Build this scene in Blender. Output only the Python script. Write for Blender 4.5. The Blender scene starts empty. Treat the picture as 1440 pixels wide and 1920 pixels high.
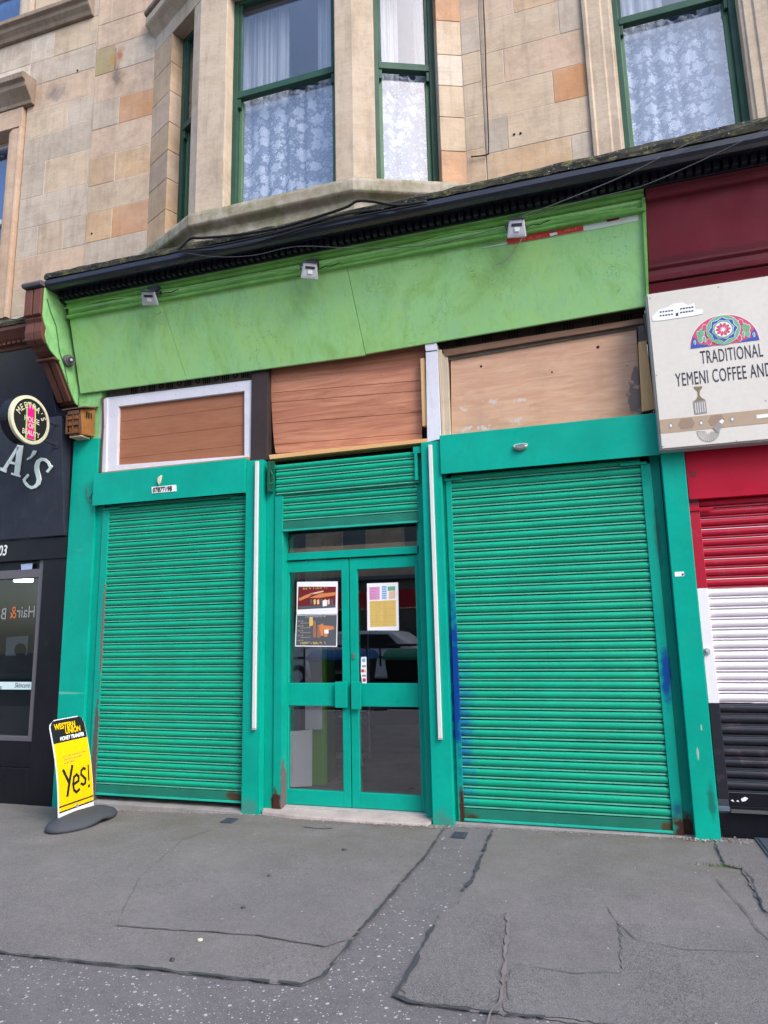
import bpy, math, random
from math import radians, sin, cos, pi, sqrt
from mathutils import Vector as V, Matrix
S = bpy.context.scene
COL = S.collection
# ------------------------------------------------------------------ camera
FPX = 1258.0; CX, CY, IW, IH = 720.0, 960.0, 1440.0, 1920.0
YAW, PITCH, ROLL = radians(-16.85), radians(9.9), radians(-1.227)
CAM = V((0, -5.567, 1.55))
cy_, sy_, cp_, sp_ = cos(YAW), sin(YAW), cos(PITCH), sin(PITCH)
FW = V((sy_*cp_, cy_*cp_, sp_)); R0 = V((cy_, -sy_, 0)); U0 = R0.cross(FW)
RT = R0*cos(ROLL) + U0*sin(ROLL); UP = -R0*sin(ROLL) + U0*cos(ROLL)
cd = bpy.data.cameras.new('camera'); cam = bpy.data.objects.new('camera', cd); COL.objects.link(cam)
cam.matrix_world = Matrix(((RT.x, UP.x, -FW.x, CAM.x), (RT.y, UP.y, -FW.y, CAM.y), (RT.z, UP.z, -FW.z, CAM.z), (0, 0, 0, 1)))
cd.sensor_fit = 'HORIZONTAL'; cd.sensor_width = 36; cd.lens = 36*FPX/IW; cd.clip_end = 500; cd.clip_start = .05
S.camera = cam
# ------------------------------------------------------------------ world, sun, exposure
w = bpy.data.worlds.new('World'); S.world = w; w.use_nodes = True
nt = w.node_tree; bg = nt.nodes['Background']; sk = nt.nodes.new('ShaderNodeTexSky'); sk.sky_type = 'NISHITA'
sk.sun_disc = False; sk.sun_elevation = radians(42); sk.sun_rotation = radians(125)
sk.air_density = 1.0; sk.dust_density = 2.0; sk.ozone_density = 1.0
nt.links.new(sk.outputs[0], bg.inputs[0]); bg.inputs[1].default_value = .15
sd = bpy.data.lights.new('sun', 'SUN'); sd.energy = .9; sd.angle = radians(24); sd.color = (1, .96, .93)
so = bpy.data.objects.new('sun', sd); COL.objects.link(so)
_e, _a = radians(42), radians(125)
so.rotation_euler = V((-sin(_a)*cos(_e), -cos(_a)*cos(_e), -sin(_e))).to_track_quat('-Z', 'Y').to_euler()
S.view_settings.view_transform = 'Standard'; S.view_settings.look = 'None'
S.view_settings.exposure = 1.42; S.view_settings.gamma = 1
S.render.engine = 'CYCLES'
random.seed(7)
# ------------------------------------------------------------------ geometry of the photographed planes
def ray(px, py): return FW*FPX + RT*(px-CX) - UP*(py-CY)
class Pl:
    "a real plane of the place: the facade, a board, the pavement; hit() gives the spot on it"
    def __init__(s, p, n): s.p = V(p); s.n = V(n).normalized()
    def hit(s, px, py, off=0.0):
        d = ray(px, py); q = s.p + s.n*off
        return CAM + d*((q-CAM).dot(s.n)/d.dot(s.n))
def FY(y): return Pl((0, y, 0), (0, -1, 0))
def FX(x): return Pl((x, 0, 0), (1, 0, 0))
def gz(x): return -.06 if x < -5 else (-.06+.03*(x+5) if x < -3 else (.0+.0075*(x+3) if x < 1 else .03))
GR = Pl((0, 0, 0), (0, 0, 1))
# ------------------------------------------------------------------ mesh builder
class MB:
    def __init__(s): s.v = []; s.f = []; s.m = []; s.c = []
    def face(s, pts, m=0, c=0.0):
        i = len(s.v); s.v += [V(p) for p in pts]; s.f.append(list(range(i, i+len(pts)))); s.m.append(m); s.c.append(c); return s
    def hexa(s, P, m=0, c=0.0):
        "P: eight corners, bottom four counter-clockwise then top four"
        i = len(s.v); s.v += [V(p) for p in P]
        for q in ((3, 2, 1, 0), (4, 5, 6, 7), (0, 1, 5, 4), (1, 2, 6, 5), (2, 3, 7, 6), (3, 0, 4, 7)):
            s.f.append([i+k for k in q]); s.m.append(m); s.c.append(c)
        return s
    def box(s, x0, x1, y0, y1, z0, z1, m=0, c=0.0, xf=None):
        if x1 < x0: x0, x1 = x1, x0
        if y1 < y0: y0, y1 = y1, y0
        if z1 < z0: z0, z1 = z1, z0
        P = [(x0, y0, z0), (x1, y0, z0), (x1, y1, z0), (x0, y1, z0), (x0, y0, z1), (x1, y0, z1), (x1, y1, z1), (x0, y1, z1)]
        if xf: P = [xf(*p) for p in P]
        return s.hexa(P, m, c)
    def loft(s, rings, closed=True, caps=True, m=0, c=0.0):
        i = len(s.v); n = len(rings[0])
        for r in rings: s.v += [V(p) for p in r]
        for a in range(len(rings)-1):
            for b in range(n if closed else n-1):
                b2 = (b+1) % n
                s.f.append([i+a*n+b, i+a*n+b2, i+(a+1)*n+b2, i+(a+1)*n+b]); s.m.append(m); s.c.append(c)
        if caps and closed:
            s.f.append([i+k for k in range(n)][::-1]); s.m.append(m); s.c.append(c)
            s.f.append([i+(len(rings)-1)*n+k for k in range(n)]); s.m.append(m); s.c.append(c)
        return s
    def prof(s, pts, x0, x1, m=0, closed=True):
        "profile of (y, z) points drawn along x"
        return s.loft([[(x0, y, z) for y, z in pts], [(x1, y, z) for y, z in pts]], closed, closed, m)
    def slab(s, pts, n, t, m=0):
        "polygon (world points, on its front face) given a thickness t behind"
        n = V(n).normalized(); b = [V(p)-n*t for p in pts]
        return s.loft([pts, b], True, True, m)
    def tube(s, pts, r, k=8, m=0):
        pts = [V(p) for p in pts]; rings = []
        for i, p in enumerate(pts):
            t = (pts[min(i+1, len(pts)-1)]-pts[max(i-1, 0)]).normalized()
            a = t.cross(V((0, 0, 1)));
            if a.length < .05: a = t.cross(V((0, 1, 0)))
            a.normalize(); b = t.cross(a); rr = r[i] if isinstance(r, (list, tuple)) else r
            rings.append([p+a*cos(2*pi*j/k)*rr+b*sin(2*pi*j/k)*rr for j in range(k)])
        return s.loft(rings, m=m)
    def disc(s, c, ax, r, t, k=24, m=0):
        "short cylinder, centre c, axis ax, half-thickness t"
        c = V(c); ax = V(ax).normalized(); a = ax.orthogonal().normalized(); b = ax.cross(a)
        return s.loft([[c+ax*d+(a*cos(2*pi*j/k)+b*sin(2*pi*j/k))*r for j in range(k)] for d in (-t, t)], m=m)
    def build(s, name, mats, parent=None, bevel=0, smooth=False, fix=True):
        me = bpy.data.meshes.new(name)
        o = V((0, 0, 0)); q = parent
        while q is not None: o += q.location; q = q.parent
        me.from_pydata([tuple(p-o) for p in s.v], [], s.f)
        for m in (mats if isinstance(mats, (list, tuple)) else [mats]): me.materials.append(m)
        for i, p in enumerate(me.polygons): p.material_index = s.m[i]; p.use_smooth = smooth
        if any(s.c):
            at = me.color_attributes.new('tone', 'FLOAT_COLOR', 'CORNER')
            for i, p in enumerate(me.polygons):
                for l in p.loop_indices:
                    c = s.c[i]; at.data[l].color = (*c, 1) if isinstance(c, tuple) else (c, c, c, 1)
        if fix:
            import bmesh
            bm = bmesh.new(); bm.from_mesh(me); bmesh.ops.recalc_face_normals(bm, faces=bm.faces); bm.to_mesh(me); bm.free()
        me.update()
        ob = bpy.data.objects.new(name, me); COL.objects.link(ob); ob.parent = parent
        if bevel:
            md = ob.modifiers.new('bevel', 'BEVEL'); md.width = bevel; md.segments = 2; md.limit_method = 'ANGLE'; md.angle_limit = radians(40)
        return ob
def tag(o, label=None, cat=None, group=None, kind=None):
    if label: o['label'] = label
    if cat: o['category'] = cat
    if group: o['group'] = group
    if kind: o['kind'] = kind
    return o
def thing(name, loc, label, cat, group=None):
    o = bpy.data.objects.new(name, None); COL.objects.link(o); o.location = loc; o.empty_display_size = .1
    return tag(o, label, cat, group)
def copy_tree(o, parent=None):
    c = o.copy(); COL.objects.link(c); c.parent = parent
    for ch in [k for k in bpy.data.objects if k.parent == o]: copy_tree(ch, c)
    return c
# ------------------------------------------------------------------ materials
def lin(r, g, b): return tuple(((c/255+.055)/1.055)**2.4 if c > 10 else c/255/12.92 for c in (r, g, b))
class N:
    def __init__(s, name):
        s.m = bpy.data.materials.new(name); s.m.use_nodes = True; s.t = s.m.node_tree; s.b = s.t.nodes['Principled BSDF']
        s.g = s.t.nodes.new('ShaderNodeNewGeometry').outputs['Position']
    def n(s, ty, **k):
        d = s.t.nodes.new(ty)
        for a, v in k.items():
            if hasattr(d, a): setattr(d, a, v)
        return d
    def lk(s, a, b): s.t.links.new(a, b)
    def vec(s, sc=(1, 1, 1), rot=(0, 0, 0), loc=(0, 0, 0)):
        d = s.n('ShaderNodeMapping'); d.inputs['Scale'].default_value = sc; d.inputs['Rotation'].default_value = rot; d.inputs['Location'].default_value = loc
        s.lk(s.g, d.inputs[0]); return d.outputs[0]
    def noise(s, sc, det=4, rough=.55, vec=None, dist=0):
        d = s.n('ShaderNodeTexNoise'); d.inputs['Scale'].default_value = sc; d.inputs['Detail'].default_value = det
        d.inputs['Roughness'].default_value = rough; d.inputs['Distortion'].default_value = dist
        s.lk(vec or s.g, d.inputs['Vector']); return d.outputs['Fac']
    def vor(s, sc, vec=None, feat='F1', out='Distance', rnd=1):
        d = s.n('ShaderNodeTexVoronoi'); d.feature = feat; d.inputs['Scale'].default_value = sc; d.inputs['Randomness'].default_value = rnd
        s.lk(vec or s.g, d.inputs['Vector']); return d.outputs[out]
    def ramp(s, f, a, b, ca=0.0, cb=1.0):
        d = s.n('ShaderNodeMapRange'); d.inputs['From Min'].default_value = a; d.inputs['From Max'].default_value = b
        d.inputs['To Min'].default_value = ca; d.inputs['To Max'].default_value = cb; d.clamp = True
        s.lk(f, d.inputs['Value']); return d.outputs[0]
    def mth(s, op, a, b=None, c=None):
        d = s.n('ShaderNodeMath'); d.operation = op
        for i, x in enumerate((a, b, c)):
            if x is None: continue
            if isinstance(x, (int, float)): d.inputs[i].default_value = x
            else: s.lk(x, d.inputs[i])
        return d.outputs[0]
    def mix(s, f, a, b, mode='MIX'):
        d = s.n('ShaderNodeMix'); d.data_type = 'RGBA'; d.blend_type = mode
        if isinstance(f, (int, float)): d.inputs[0].default_value = f
        else: s.lk(f, d.inputs[0])
        for i, x in ((6, a), (7, b)):
            if isinstance(x, tuple): d.inputs[i].default_value = (*x, 1)[:4]
            else: s.lk(x, d.inputs[i])
        return d.outputs[2]
    def bump(s, h, st=.3, d=.01):
        b = s.n('ShaderNodeBump'); b.inputs['Strength'].default_value = st; b.inputs['Distance'].default_value = d
        s.lk(h, b.inputs['Height']); s.lk(b.outputs[0], s.b.inputs['Normal'])
    def blob(s, c, r, amt=.35, nsc=14):
        "mask: ellipsoid round the spot c with ragged rim"
        d = s.n('ShaderNodeVectorMath'); d.operation = 'SUBTRACT'; s.lk(s.g, d.inputs[0]); d.inputs[1].default_value = c
        e = s.n('ShaderNodeVectorMath'); e.operation = 'DIVIDE'; s.lk(d.outputs[0], e.inputs[0]); e.inputs[1].default_value = r
        l = s.n('ShaderNodeVectorMath'); l.operation = 'LENGTH'; s.lk(e.outputs[0], l.inputs[0])
        q = s.mth('ADD', l.outputs['Value'], s.mth('MULTIPLY', s.mth('SUBTRACT', s.noise(nsc), .5), amt*4))
        return q
    def done(s, col, rough=.6, spec=.4, metal=0):
        if isinstance(col, tuple): s.b.inputs['Base Color'].default_value = (*col, 1)
        else: s.lk(col, s.b.inputs['Base Color'])
        if isinstance(rough, (int, float)): s.b.inputs['Roughness'].default_value = rough
        else: s.lk(rough, s.b.inputs['Roughness'])
        s.b.inputs['Specular IOR Level'].default_value = spec; s.b.inputs['Metallic'].default_value = metal
        return s.m
def paint(name, c, rough=.42, var=.18, dirt=.25, dirtc=(.05, .045, .035), sc=3, blobs=(), streak=True, bump=.15, chips=0, spec=.22):
    s = N(name); c = tuple(c); d = tuple(x*(1-var) for x in c); l = tuple(min(1, x*(1+var*.6)) for x in c)
    col = s.mix(s.ramp(s.noise(sc, 5), .3, .7), d, l)
    col = s.mix(s.ramp(s.noise(sc*9, 4), .35, .75, 0, .3), col, tuple(x*.8 for x in c))
    if streak:
        col = s.mix(s.ramp(s.noise(2.2, 6, .7, s.vec((9, 9, .9))), .55, .85, 0, dirt), col, dirtc)
    col = s.mix(s.ramp(s.noise(7, 8, .75), .56, .8, 0, dirt), col, dirtc)
    if chips:
        col = s.mix(s.ramp(s.noise(26, 8, .8), .70-.06*chips, .71-.06*chips), col, (.33, .30, .27))
    for ctr, r, bc, soft in blobs:
        col = s.mix(s.ramp(s.blob(ctr, r), 1.0-soft, 1.0, 1, 0), col, bc)
    s.bump(s.noise(60, 4), bump, .004)
    return s.done(col, s.ramp(s.noise(5, 4), .3, .7, rough*.8, min(1, rough*1.3)), spec)
def flat(name, c, rough=.6, spec=.3, metal=0, var=.08):
    s = N(name); return s.done(s.mix(s.noise(12, 5), tuple(x*(1-var) for x in c), tuple(min(1, x*(1+var)) for x in c)), rough, spec, metal)
RUST = (.055, .025, .018)
TEAL = (.001, .345, .258)
m_teal = paint('teal gloss paint', TEAL, .33, .16, .22, (.02, .12, .09), sc=2.2, chips=.25, blobs=[((-4.9, 0, 2.4), (.06, .5, .02), (.04, .30, .24), .5), ((.66, 0, .62), (.008, .5, .05), (.35, .42, .38), .3), ((.70, 0, .80), (.006, .5, .03), (.35, .42, .38), .3), ((-5.0, 0, 1.0), (.25, .5, .015), (.1, .42, .34), .4), ((-2.95, 0, .06), (.1, .5, .10), (.05, .24, .19), .6), ((-1.24, 0, .05), (.09, .5, .10), (.05, .24, .19), .6), ((.72, 0, .30), (.03, .5, .16), (.01, .16, .12), .6)])
m_tealpil = m_teal
m_guide = paint('teal guide paint', tuple(x*.92 for x in TEAL), .4, .12, .16, (.02, .09, .07), blobs=[
    ((-2.72, .04, .05), (.07, .3, .17), RUST, .25), ((-2.655, .04, .15), (.03, .3, .36), (.13, .11, .11), .2), ((.54, 0, .07), (.12, .3, .15), RUST, .5), ((.49, 0, .22), (.05, .2, .07), (.012, .10, .16), .7),
    ((-3.035, .03, .20), (.018, .3, .42), (.07, .03, .035), .2), ((-1.09, .03, .12), (.03, .3, .20), RUST, .4), ((-4.61, .02, .2), (.035, .3, .85), (.10, .085, .08), .2), ((-4.59, .02, 1.6), (.02, .3, .5), (.13, .12, .11), .2),
    ((-1.11, .0, 1.15), (.10, .3, .85), (.004, .045, .24), .6), ((.50, .0, 1.17), (.045, .3, .26), (.004, .06, .25), .5), ((.53, .0, 2.2), (.03, .3, .3), (.01, .18, .14), .6)])
m_slat = paint('teal shutter slats', (.001, .345, .205), .38, .16, .30, (.01, .12, .09), chips=0, sc=2, bump=.05, spec=.4, blobs=[((-1.08, 0, .70), (.15, .3, .85), (.003, .12, .26), .9)])
m_lip = paint('dusty teal slat lip', (.09, .40, .30), .5, .2, .3, (.04, .09, .07), sc=6)
m_fliplip = flat('dusty lip on flag shutter', (.30, .22, .25), .6)
m_bar = paint('dull green bottom bar', (.015, .17, .12), .5, .2, .3, (.03, .06, .05), blobs=[((-3.12, 0, .12), (.12, .3, .05), (.07, .045, .025), .5), ((.42, 0, .08), (.06, .3, .05), (.07, .05, .02), .5), ((-1.02, 0, .07), (.08, .3, .04), (.06, .04, .02), .5)])
m_barlip = paint('bright bar edge', (.02, .40, .31), .4)
m_dkgreen = paint('dark green steel', (.01, .09, .05), .5, .3, .4)
def fascia_mat():
    s = N('weathered lime paint')
    a = s.mix(s.ramp(s.noise(1.7, 6, .65, None, .8), .36, .64), (.32, .65, .28), (.37, .67, .23))
    a = s.mix(s.ramp(s.noise(2.3, 7, .7, s.vec((1, 1, .5), (0, .5, 0)), 1.4), .50, .66, 0, .55), a, (.24, .50, .11))
    a = s.mix(s.ramp(s.noise(3.2, 8, .75, s.vec((1, 1, .6), loc=(5, 2, 1)), .6), .52, .7, 0, .6), a, (.30, .58, .34))
    a = s.mix(s.ramp(s.noise(9, 8, .8, s.vec((1, 1, .35))), .52, .72, 0, .32), a, (.16, .36, .09))
    a = s.mix(s.ramp(s.noise(2.2, 8, .8, s.vec((9, 9, .7))), .54, .8, 0, .4), a, (.10, .22, .06))
    a = s.mix(s.ramp(s.noise(1.3, 6, .7), .56, .75, 0, .4), a, (.20, .42, .10))
    for k, (ang, th) in enumerate(((.5, .0035), (-.9, .003))):   # hairline cracks in the paint
        f = s.noise(2.6+k, 5, .6, s.vec((1, 1, 1), (0, ang, 0), (k*4, 0, 0)), .4)
        m_ = s.mth('MULTIPLY', s.ramp(s.mth('ABSOLUTE', s.mth('SUBTRACT', f, .5)), th, 0), s.ramp(s.noise(1.1, 2, .5, s.vec(loc=(k*2, 3, 0))), .52, .6)); a = s.mix(s.mth('MULTIPLY', m_, .7), a, (.04, .09, .03))
    a = s.mix(s.ramp(s.noise(34, 8, .85), .70, .72, 0, .8), a, (.07, .10, .05)); a = s.mix(s.ramp(s.noise(27, 8, .85, s.vec(loc=(2, 2, 9))), .72, .73, 0, .8), a, (.42, .55, .40))
    s.bump(s.noise(6, 5), .16, .01); return s.done(a, .55, .3)
m_lime = fascia_mat()
m_lime2 = paint('lime moulding paint', (.20, .47, .12), .5, .25, .6, (.03, .07, .015), sc=4, chips=.4)
m_limeb = paint('peeling lime bracket paint', (.25, .53, .21), .5, .3, .8, (.03, .06, .02), sc=7, chips=1.4)
m_black = paint('black gloss cornice', (.013, .014, .026), .3, .3, .3, (.05, .05, .06), spec=.7)
def moss_mat():
    s = N('mossy lead flashing')
    a = s.mix(s.ramp(s.noise(6, 8, .8, s.vec((.6, 1, 2))), .42, .6), (.010, .011, .016), (.06, .06, .04))
    a = s.mix(s.ramp(s.noise(14, 8, .8, s.vec((.5, 1, 1))), .53, .62), a, (.17, .16, .06))
    a = s.mix(s.ramp(s.noise(30, 6, .8), .60, .64), a, (.34, .34, .30))
    s.bump(s.noise(25, 8, .8), .8, .02); return s.done(a, .8, .2)
m_moss = moss_mat()
m_brown = paint('red brown bracket paint', (.125, .050, .035), .5, .3, .4, (.03, .02, .018), chips=.5)
m_burg = paint('burgundy gloss paint', (.215, .028, .045), .36, .15, .15, (.08, .02, .025), spec=.5)
m_burgd = paint('burgundy moulding', (.11, .010, .018), .4, .2, .3)
m_red = paint('crimson shopfront paint', (.40, .003, .026), .45, .15, .12, (.15, .01, .02))
m_whitep = paint('white gloss paint worn', (.66, .66, .74), .45, .08, .25, (.18, .14, .10), chips=.9, blobs=())
m_pvc = flat('white trunking plastic', (.62, .63, .62), .4, .4)
m_cream = paint('cream aged paint', (.55, .46, .35), .5, .12, .35, (.15, .10, .06), chips=.6)
def slat_flag():
    s = N('red white black slats'); sp = s.n('ShaderNodeSeparateXYZ'); s.lk(s.g, sp.inputs[0]); z = s.mth('ADD', sp.outputs[2], s.mth('MULTIPLY', s.mth('SUBTRACT', s.noise(9), .5), .012))
    a = s.mix(s.ramp(z, 1.800, 1.804), (.76, .71, .76), (.38, .003, .026)); a = s.mix(s.ramp(z, .965, .969), (.012, .013, .022), a)
    a = s.mix(s.ramp(s.noise(6, 8, .75), .55, .8, 0, .3), a, (.35, .2, .25)); s.bump(s.noise(50), .1, .004)
    return s.done(a, .45, .4)
m_flag = slat_flag()
def wood(name, a, b, sc=4, along=0, plank=0, rough=.55, line=(.08, .03, .015), stain=0):
    s = N(name); st = [9, 9, 9]; st[along] = .7
    v = s.vec(tuple(x*sc/4 for x in st)); f = s.noise(2.2, 7, .65, v, 1.4)
    col = s.mix(s.ramp(f, .3, .7), a, b)
    col = s.mix(s.ramp(s.noise(9, 6, .7, s.vec(tuple(x*1.5 for x in st))), .5, .8, 0, .35), col, tuple(x*.55 for x in a))
    if stain: col = s.mix(s.ramp(s.noise(4, 8, .75), .52, .75, 0, stain), col, (.16, .11, .08))
    s.bump(f, .2, .005); return s.done(col, rough, .35)
m_brownpan = wood('brown shiplap board', (.28, .105, .05), (.36, .15, .08), 6, 0)
m_cherry = wood('cherry laminate boards', (.31, .105, .06), (.60, .28, .165), 2.6, 0)
m_pine = wood('fresh pine batten', (.60, .33, .13), (.70, .45, .21), 3, 2)
m_pineh = wood('fresh pine shelf', (.60, .33, .13), (.70, .45, .21), 3, 0)
m_darkpost = paint('dark brown timber', (.045, .032, .032), .55, .25, .3)
def ply_mat():
    s = N('weathered plywood'); v = s.vec((1.2, 6, 9)); f = s.noise(2.4, 7, .65, v, 1.2)
    a = s.mix(s.ramp(f, .3, .7), (.50, .275, .17), (.62, .40, .275))
    a = s.mix(s.ramp(s.noise(3, 7, .7), .52, .72, 0, .5), a, (.38, .24, .18))
    a = s.mix(s.ramp(s.noise(10, 8, .85, s.vec((.6, 1, 1.2))), .66, .69, 0, .7), a, (.52, .47, .44))
    a = s.mix(s.ramp(s.noise(22, 8, .85), .69, .72, 0, .7), a, (.14, .09, .06))
    for c, r in (((.47, .05, 3.36), (.07, .3, .16)), ((.49, .05, 3.55), (.04, .3, .10))): a = s.mix(s.ramp(s.blob(c, r, .5, 12), .8, 1, .8, 0), a, (.14, .125, .13))
    for c in ((-.94, .05, 3.45), (-.95, .05, 3.27), (-.78, .05, 3.26), (-.50, .05, 3.29), (-.47, .05, 3.47), (-.72, .05, 3.49)): a = s.mix(s.ramp(s.blob(c, (.05, .3, .022), 1.3, 26), .55, 1, .7, 0), a, (.55, .52, .52))
    s.bump(f, .25, .006); return s.done(a, .6, .3)
m_ply = ply_mat()
m_slot = flat('slot black', (.006, .006, .006), .8)
def frieze_mat(): return paint('grimy grey frieze', (.17, .15, .13), .6, .3, .6, (.03, .025, .02), sc=8)
m_frieze = frieze_mat()
m_friezed = paint('dark frieze timber', (.055, .035, .025), .6, .3, .5)
m_railb = wood('bare brown rail', (.13, .065, .035), (.20, .11, .065), 4, 0)
YW_ = -.10
def stone(name, base=(.55, .42, .315), tone=True, grime=.35, lich=0, sc=1, pat=(.60, .52, .44)):
    s = N(name)
    if tone:
        at = s.n('ShaderNodeVertexColor'); at.layer_name = 'tone'; col = at.outputs[0]
    else: col = s.mix(.0, base, base)
    col = s.mix(s.ramp(s.noise(2.1*sc, 6, .65), .38, .68, 0, .35), col, pat)
    col = s.mix(s.ramp(s.noise(3.3*sc, 7, .7, s.vec((1, 1, 2.2))), .45, .75, 0, .45), col, (.30, .215, .15))
    v = s.vec((1.4, 1.4, 16), (0, .25, 0)); col = s.mix(s.ramp(s.noise(2, 5, .6, v, 2.2), .5, .75, 0, .22), col, (.28, .17, .11))
    col = s.mix(s.ramp(s.noise(2.4, 7, .7, s.vec((7, 7, .7))), .5, .8, 0, grime), col, (.10, .088, .08))
    col = s.mix(s.ramp(s.noise(4, 8, .75), .55, .8, 0, grime*.8), col, (.13, .11, .10))
    col = s.mix(s.ramp(s.noise(40, 8, .8), .62, .75, 0, .35), col, (.16, .12, .09))
    if lich: col = s.mix(s.ramp(s.noise(5, 7, .7), .42, .62, 0, lich), col, (.135, .15, .055))
    if tone:
        for c, r, bc in (((-4.66, YW_, 8.01), (.075, .3, .15), (.34, .10, .03)), ((-4.76, YW_, 7.98), (.05, .3, .10), (.42, .24, .04)), ((-4.68, YW_, 7.72), (.12, .3, .16), (.13, .10, .085)), ((-5.55, YW_, 7.80), (.16, .3, .14), (.20, .18, .17))):
            col = s.mix(s.ramp(s.blob(c, r, .5, 9), .2, 1, .85, 0), col, bc)
    col = s.mix(s.ramp(s.noise(1.1, 8, .8, s.vec((1.3, 1, .8), loc=(3, 0, 7))), .47, .66, 0, .5), col, (.24, .185, .14))
    s.bump(s.mth('ADD', s.noise(28, 8, .75), s.mth('MULTIPLY', s.noise(6, 7, .7), 1.2)), .38, .010)
    return s.done(col, .85, .15)
m_stone = stone('sandstone ashlar')
m_smooth = stone('dressed sandstone', (.51, .415, .315), False, .45)
m_grey = stone('grey weathered stone', (.32, .27, .22), False, .55, .25)
m_sill = stone('mossy sill stone', (.40, .365, .30), False, .6, .7)
m_hood = stone('sooty hood moulding', (.22, .17, .13), False, .7)
m_mortar = flat('lime mortar', (.60, .50, .42), .9, .1)
m_sash = paint('green sash paint', (.028, .080, .055), .45, .25, .3, (.02, .04, .03), sc=6, chips=.2)
m_sashl = paint('pale green sash edge', (.10, .19, .11), .45, .2, .3)
def glass(name, tint=(1, 1, 1), f0=.06, top=.9):
    "thin pane: see-through with a clear reflection that grows towards grazing"
    m = bpy.data.materials.new(name); m.use_nodes = True; t = m.node_tree; t.nodes.clear()
    o = t.nodes.new('ShaderNodeOutputMaterial'); mx = t.nodes.new('ShaderNodeMixShader'); tr = t.nodes.new('ShaderNodeBsdfTransparent')
    gl = t.nodes.new('ShaderNodeBsdfGlossy'); lw = t.nodes.new('ShaderNodeLayerWeight'); lw.inputs[0].default_value = .5
    pw = t.nodes.new('ShaderNodeMath'); pw.operation = 'POWER'; pw.inputs[1].default_value = 4
    ad = t.nodes.new('ShaderNodeMath'); ad.operation = 'MULTIPLY_ADD'; ad.inputs[1].default_value = top-f0; ad.inputs[2].default_value = f0
    gl.inputs['Roughness'].default_value = .004; tr.inputs[0].default_value = (*tint, 1)
    t.links.new(lw.outputs['Facing'], pw.inputs[0]); t.links.new(pw.outputs[0], ad.inputs[0]); t.links.new(ad.outputs[0], mx.inputs[0])
    t.links.new(tr.outputs[0], mx.inputs[1]); t.links.new(gl.outputs[0], mx.inputs[2]); t.links.new(mx.outputs[0], o.inputs[0])
    return m
m_glass = glass('door glass', (.95, .96, .98), .14, .9)
m_wglass = glass('sash window glass', (.93, .95, .98), .13, .85)
m_sky_glass = glass('clean window glass', (.7, .8, .9), .18, .9)
def lace():
    s = N('floral lace curtain'); v = s.vec((1, 1, 1))
    nz = s.n('ShaderNodeTexNoise'); nz.inputs['Scale'].default_value = 9; nz.inputs['Detail'].default_value = 2; s.lk(s.g, nz.inputs['Vector'])
    va = s.n('ShaderNodeVectorMath'); va.operation = 'MULTIPLY_ADD'; s.lk(nz.outputs['Color'], va.inputs[0]); va.inputs[1].default_value = (.05, 0, .05); s.lk(s.g, va.inputs[2])
    fl = s.n('ShaderNodeVectorMath'); fl.operation = 'MULTIPLY'; s.lk(va.outputs[0], fl.inputs[0]); fl.inputs[1].default_value = (1, .25, 1)
    def rose(sc, off, edge, petals):
        mp = s.n('ShaderNodeVectorMath'); mp.operation = 'ADD'; s.lk(fl.outputs[0], mp.inputs[0]); mp.inputs[1].default_value = off
        vo = s.n('ShaderNodeTexVoronoi'); vo.inputs['Scale'].default_value = sc; vo.inputs['Randomness'].default_value = .75; s.lk(mp.outputs[0], vo.inputs['Vector'])
        df = s.n('ShaderNodeVectorMath'); df.operation = 'SUBTRACT'; s.lk(mp.outputs[0], df.inputs[0]); s.lk(vo.outputs['Position'], df.inputs[1])
        se = s.n('ShaderNodeSeparateXYZ'); s.lk(df.outputs[0], se.inputs[0]); an = s.mth('ARCTAN2', se.outputs[2], se.outputs[0]); dd = vo.outputs['Distance']
        wob = s.mth('MULTIPLY', s.mth('SINE', s.mth('MULTIPLY', an, petals)), .055)
        body = s.ramp(s.mth('ADD', dd, wob), edge+.02, edge-.02)
        ring_ = s.ramp(s.mth('SINE', s.mth('ADD', s.mth('MULTIPLY', dd, 70), s.mth('MULTIPLY', an, 2.0))), -.5, .3, .35, 1)
        return s.mth('MULTIPLY', body, ring_)
    pat = s.mth('MAXIMUM', rose(7.5, (0, 0, 0), .40, 6), s.mth('MULTIPLY', rose(15, (3.3, 0, 1.7), .34, 5), .85))
    pat = s.mth('MAXIMUM', pat, s.mth('MULTIPLY', rose(30, (1.3, 0, 4.7), .27, 3), .75))
    sp = s.n('ShaderNodeSeparateXYZ'); s.lk(s.g, sp.inputs[0])
    fine = s.ramp(s.noise(120, 2), .4, .6, .85, 1)
    al = s.mth('MULTIPLY', s.ramp(pat, 0, 1, .36, .99), fine)
    s.lk(al, s.b.inputs['Alpha']); s.bump(pat, .4, .01)
    return s.done(s.mix(pat, (.60, .66, .80), (.86, .88, .93)), .9, .1)  # open mesh tinted blue for the sky mirrored in the glass
m_lace = lace()
def net():
    s = N('plain net curtain'); al = s.ramp(s.noise(1.6, 5, .6, s.vec((22, 22, .3))), .3, .7, .6, .97); s.lk(al, s.b.inputs['Alpha'])
    return s.done(s.mix(s.ramp(s.noise(1.6, 4, .6, s.vec((22, 22, .3))), .3, .7), (.42, .42, .44), (.62, .61, .60)), .9, .1)
m_net = net()
m_room = flat('room wall tinted sky blue', (.30, .36, .50), .9)  # blue of the sky reflected in the panes is put into this wall
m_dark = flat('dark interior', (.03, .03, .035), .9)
def shopfloor():
    s = N('dusty shop floor'); a = s.mix(s.ramp(s.noise(3, 8, .7), .35, .7), (.16, .135, .135), (.30, .26, .245)); a = s.mix(s.ramp(s.noise(25, 8, .8), .6, .7, 0, .6), a, (.04, .035, .03)); return s.done(a, .8, .2)
m_floor = shopfloor()
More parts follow.
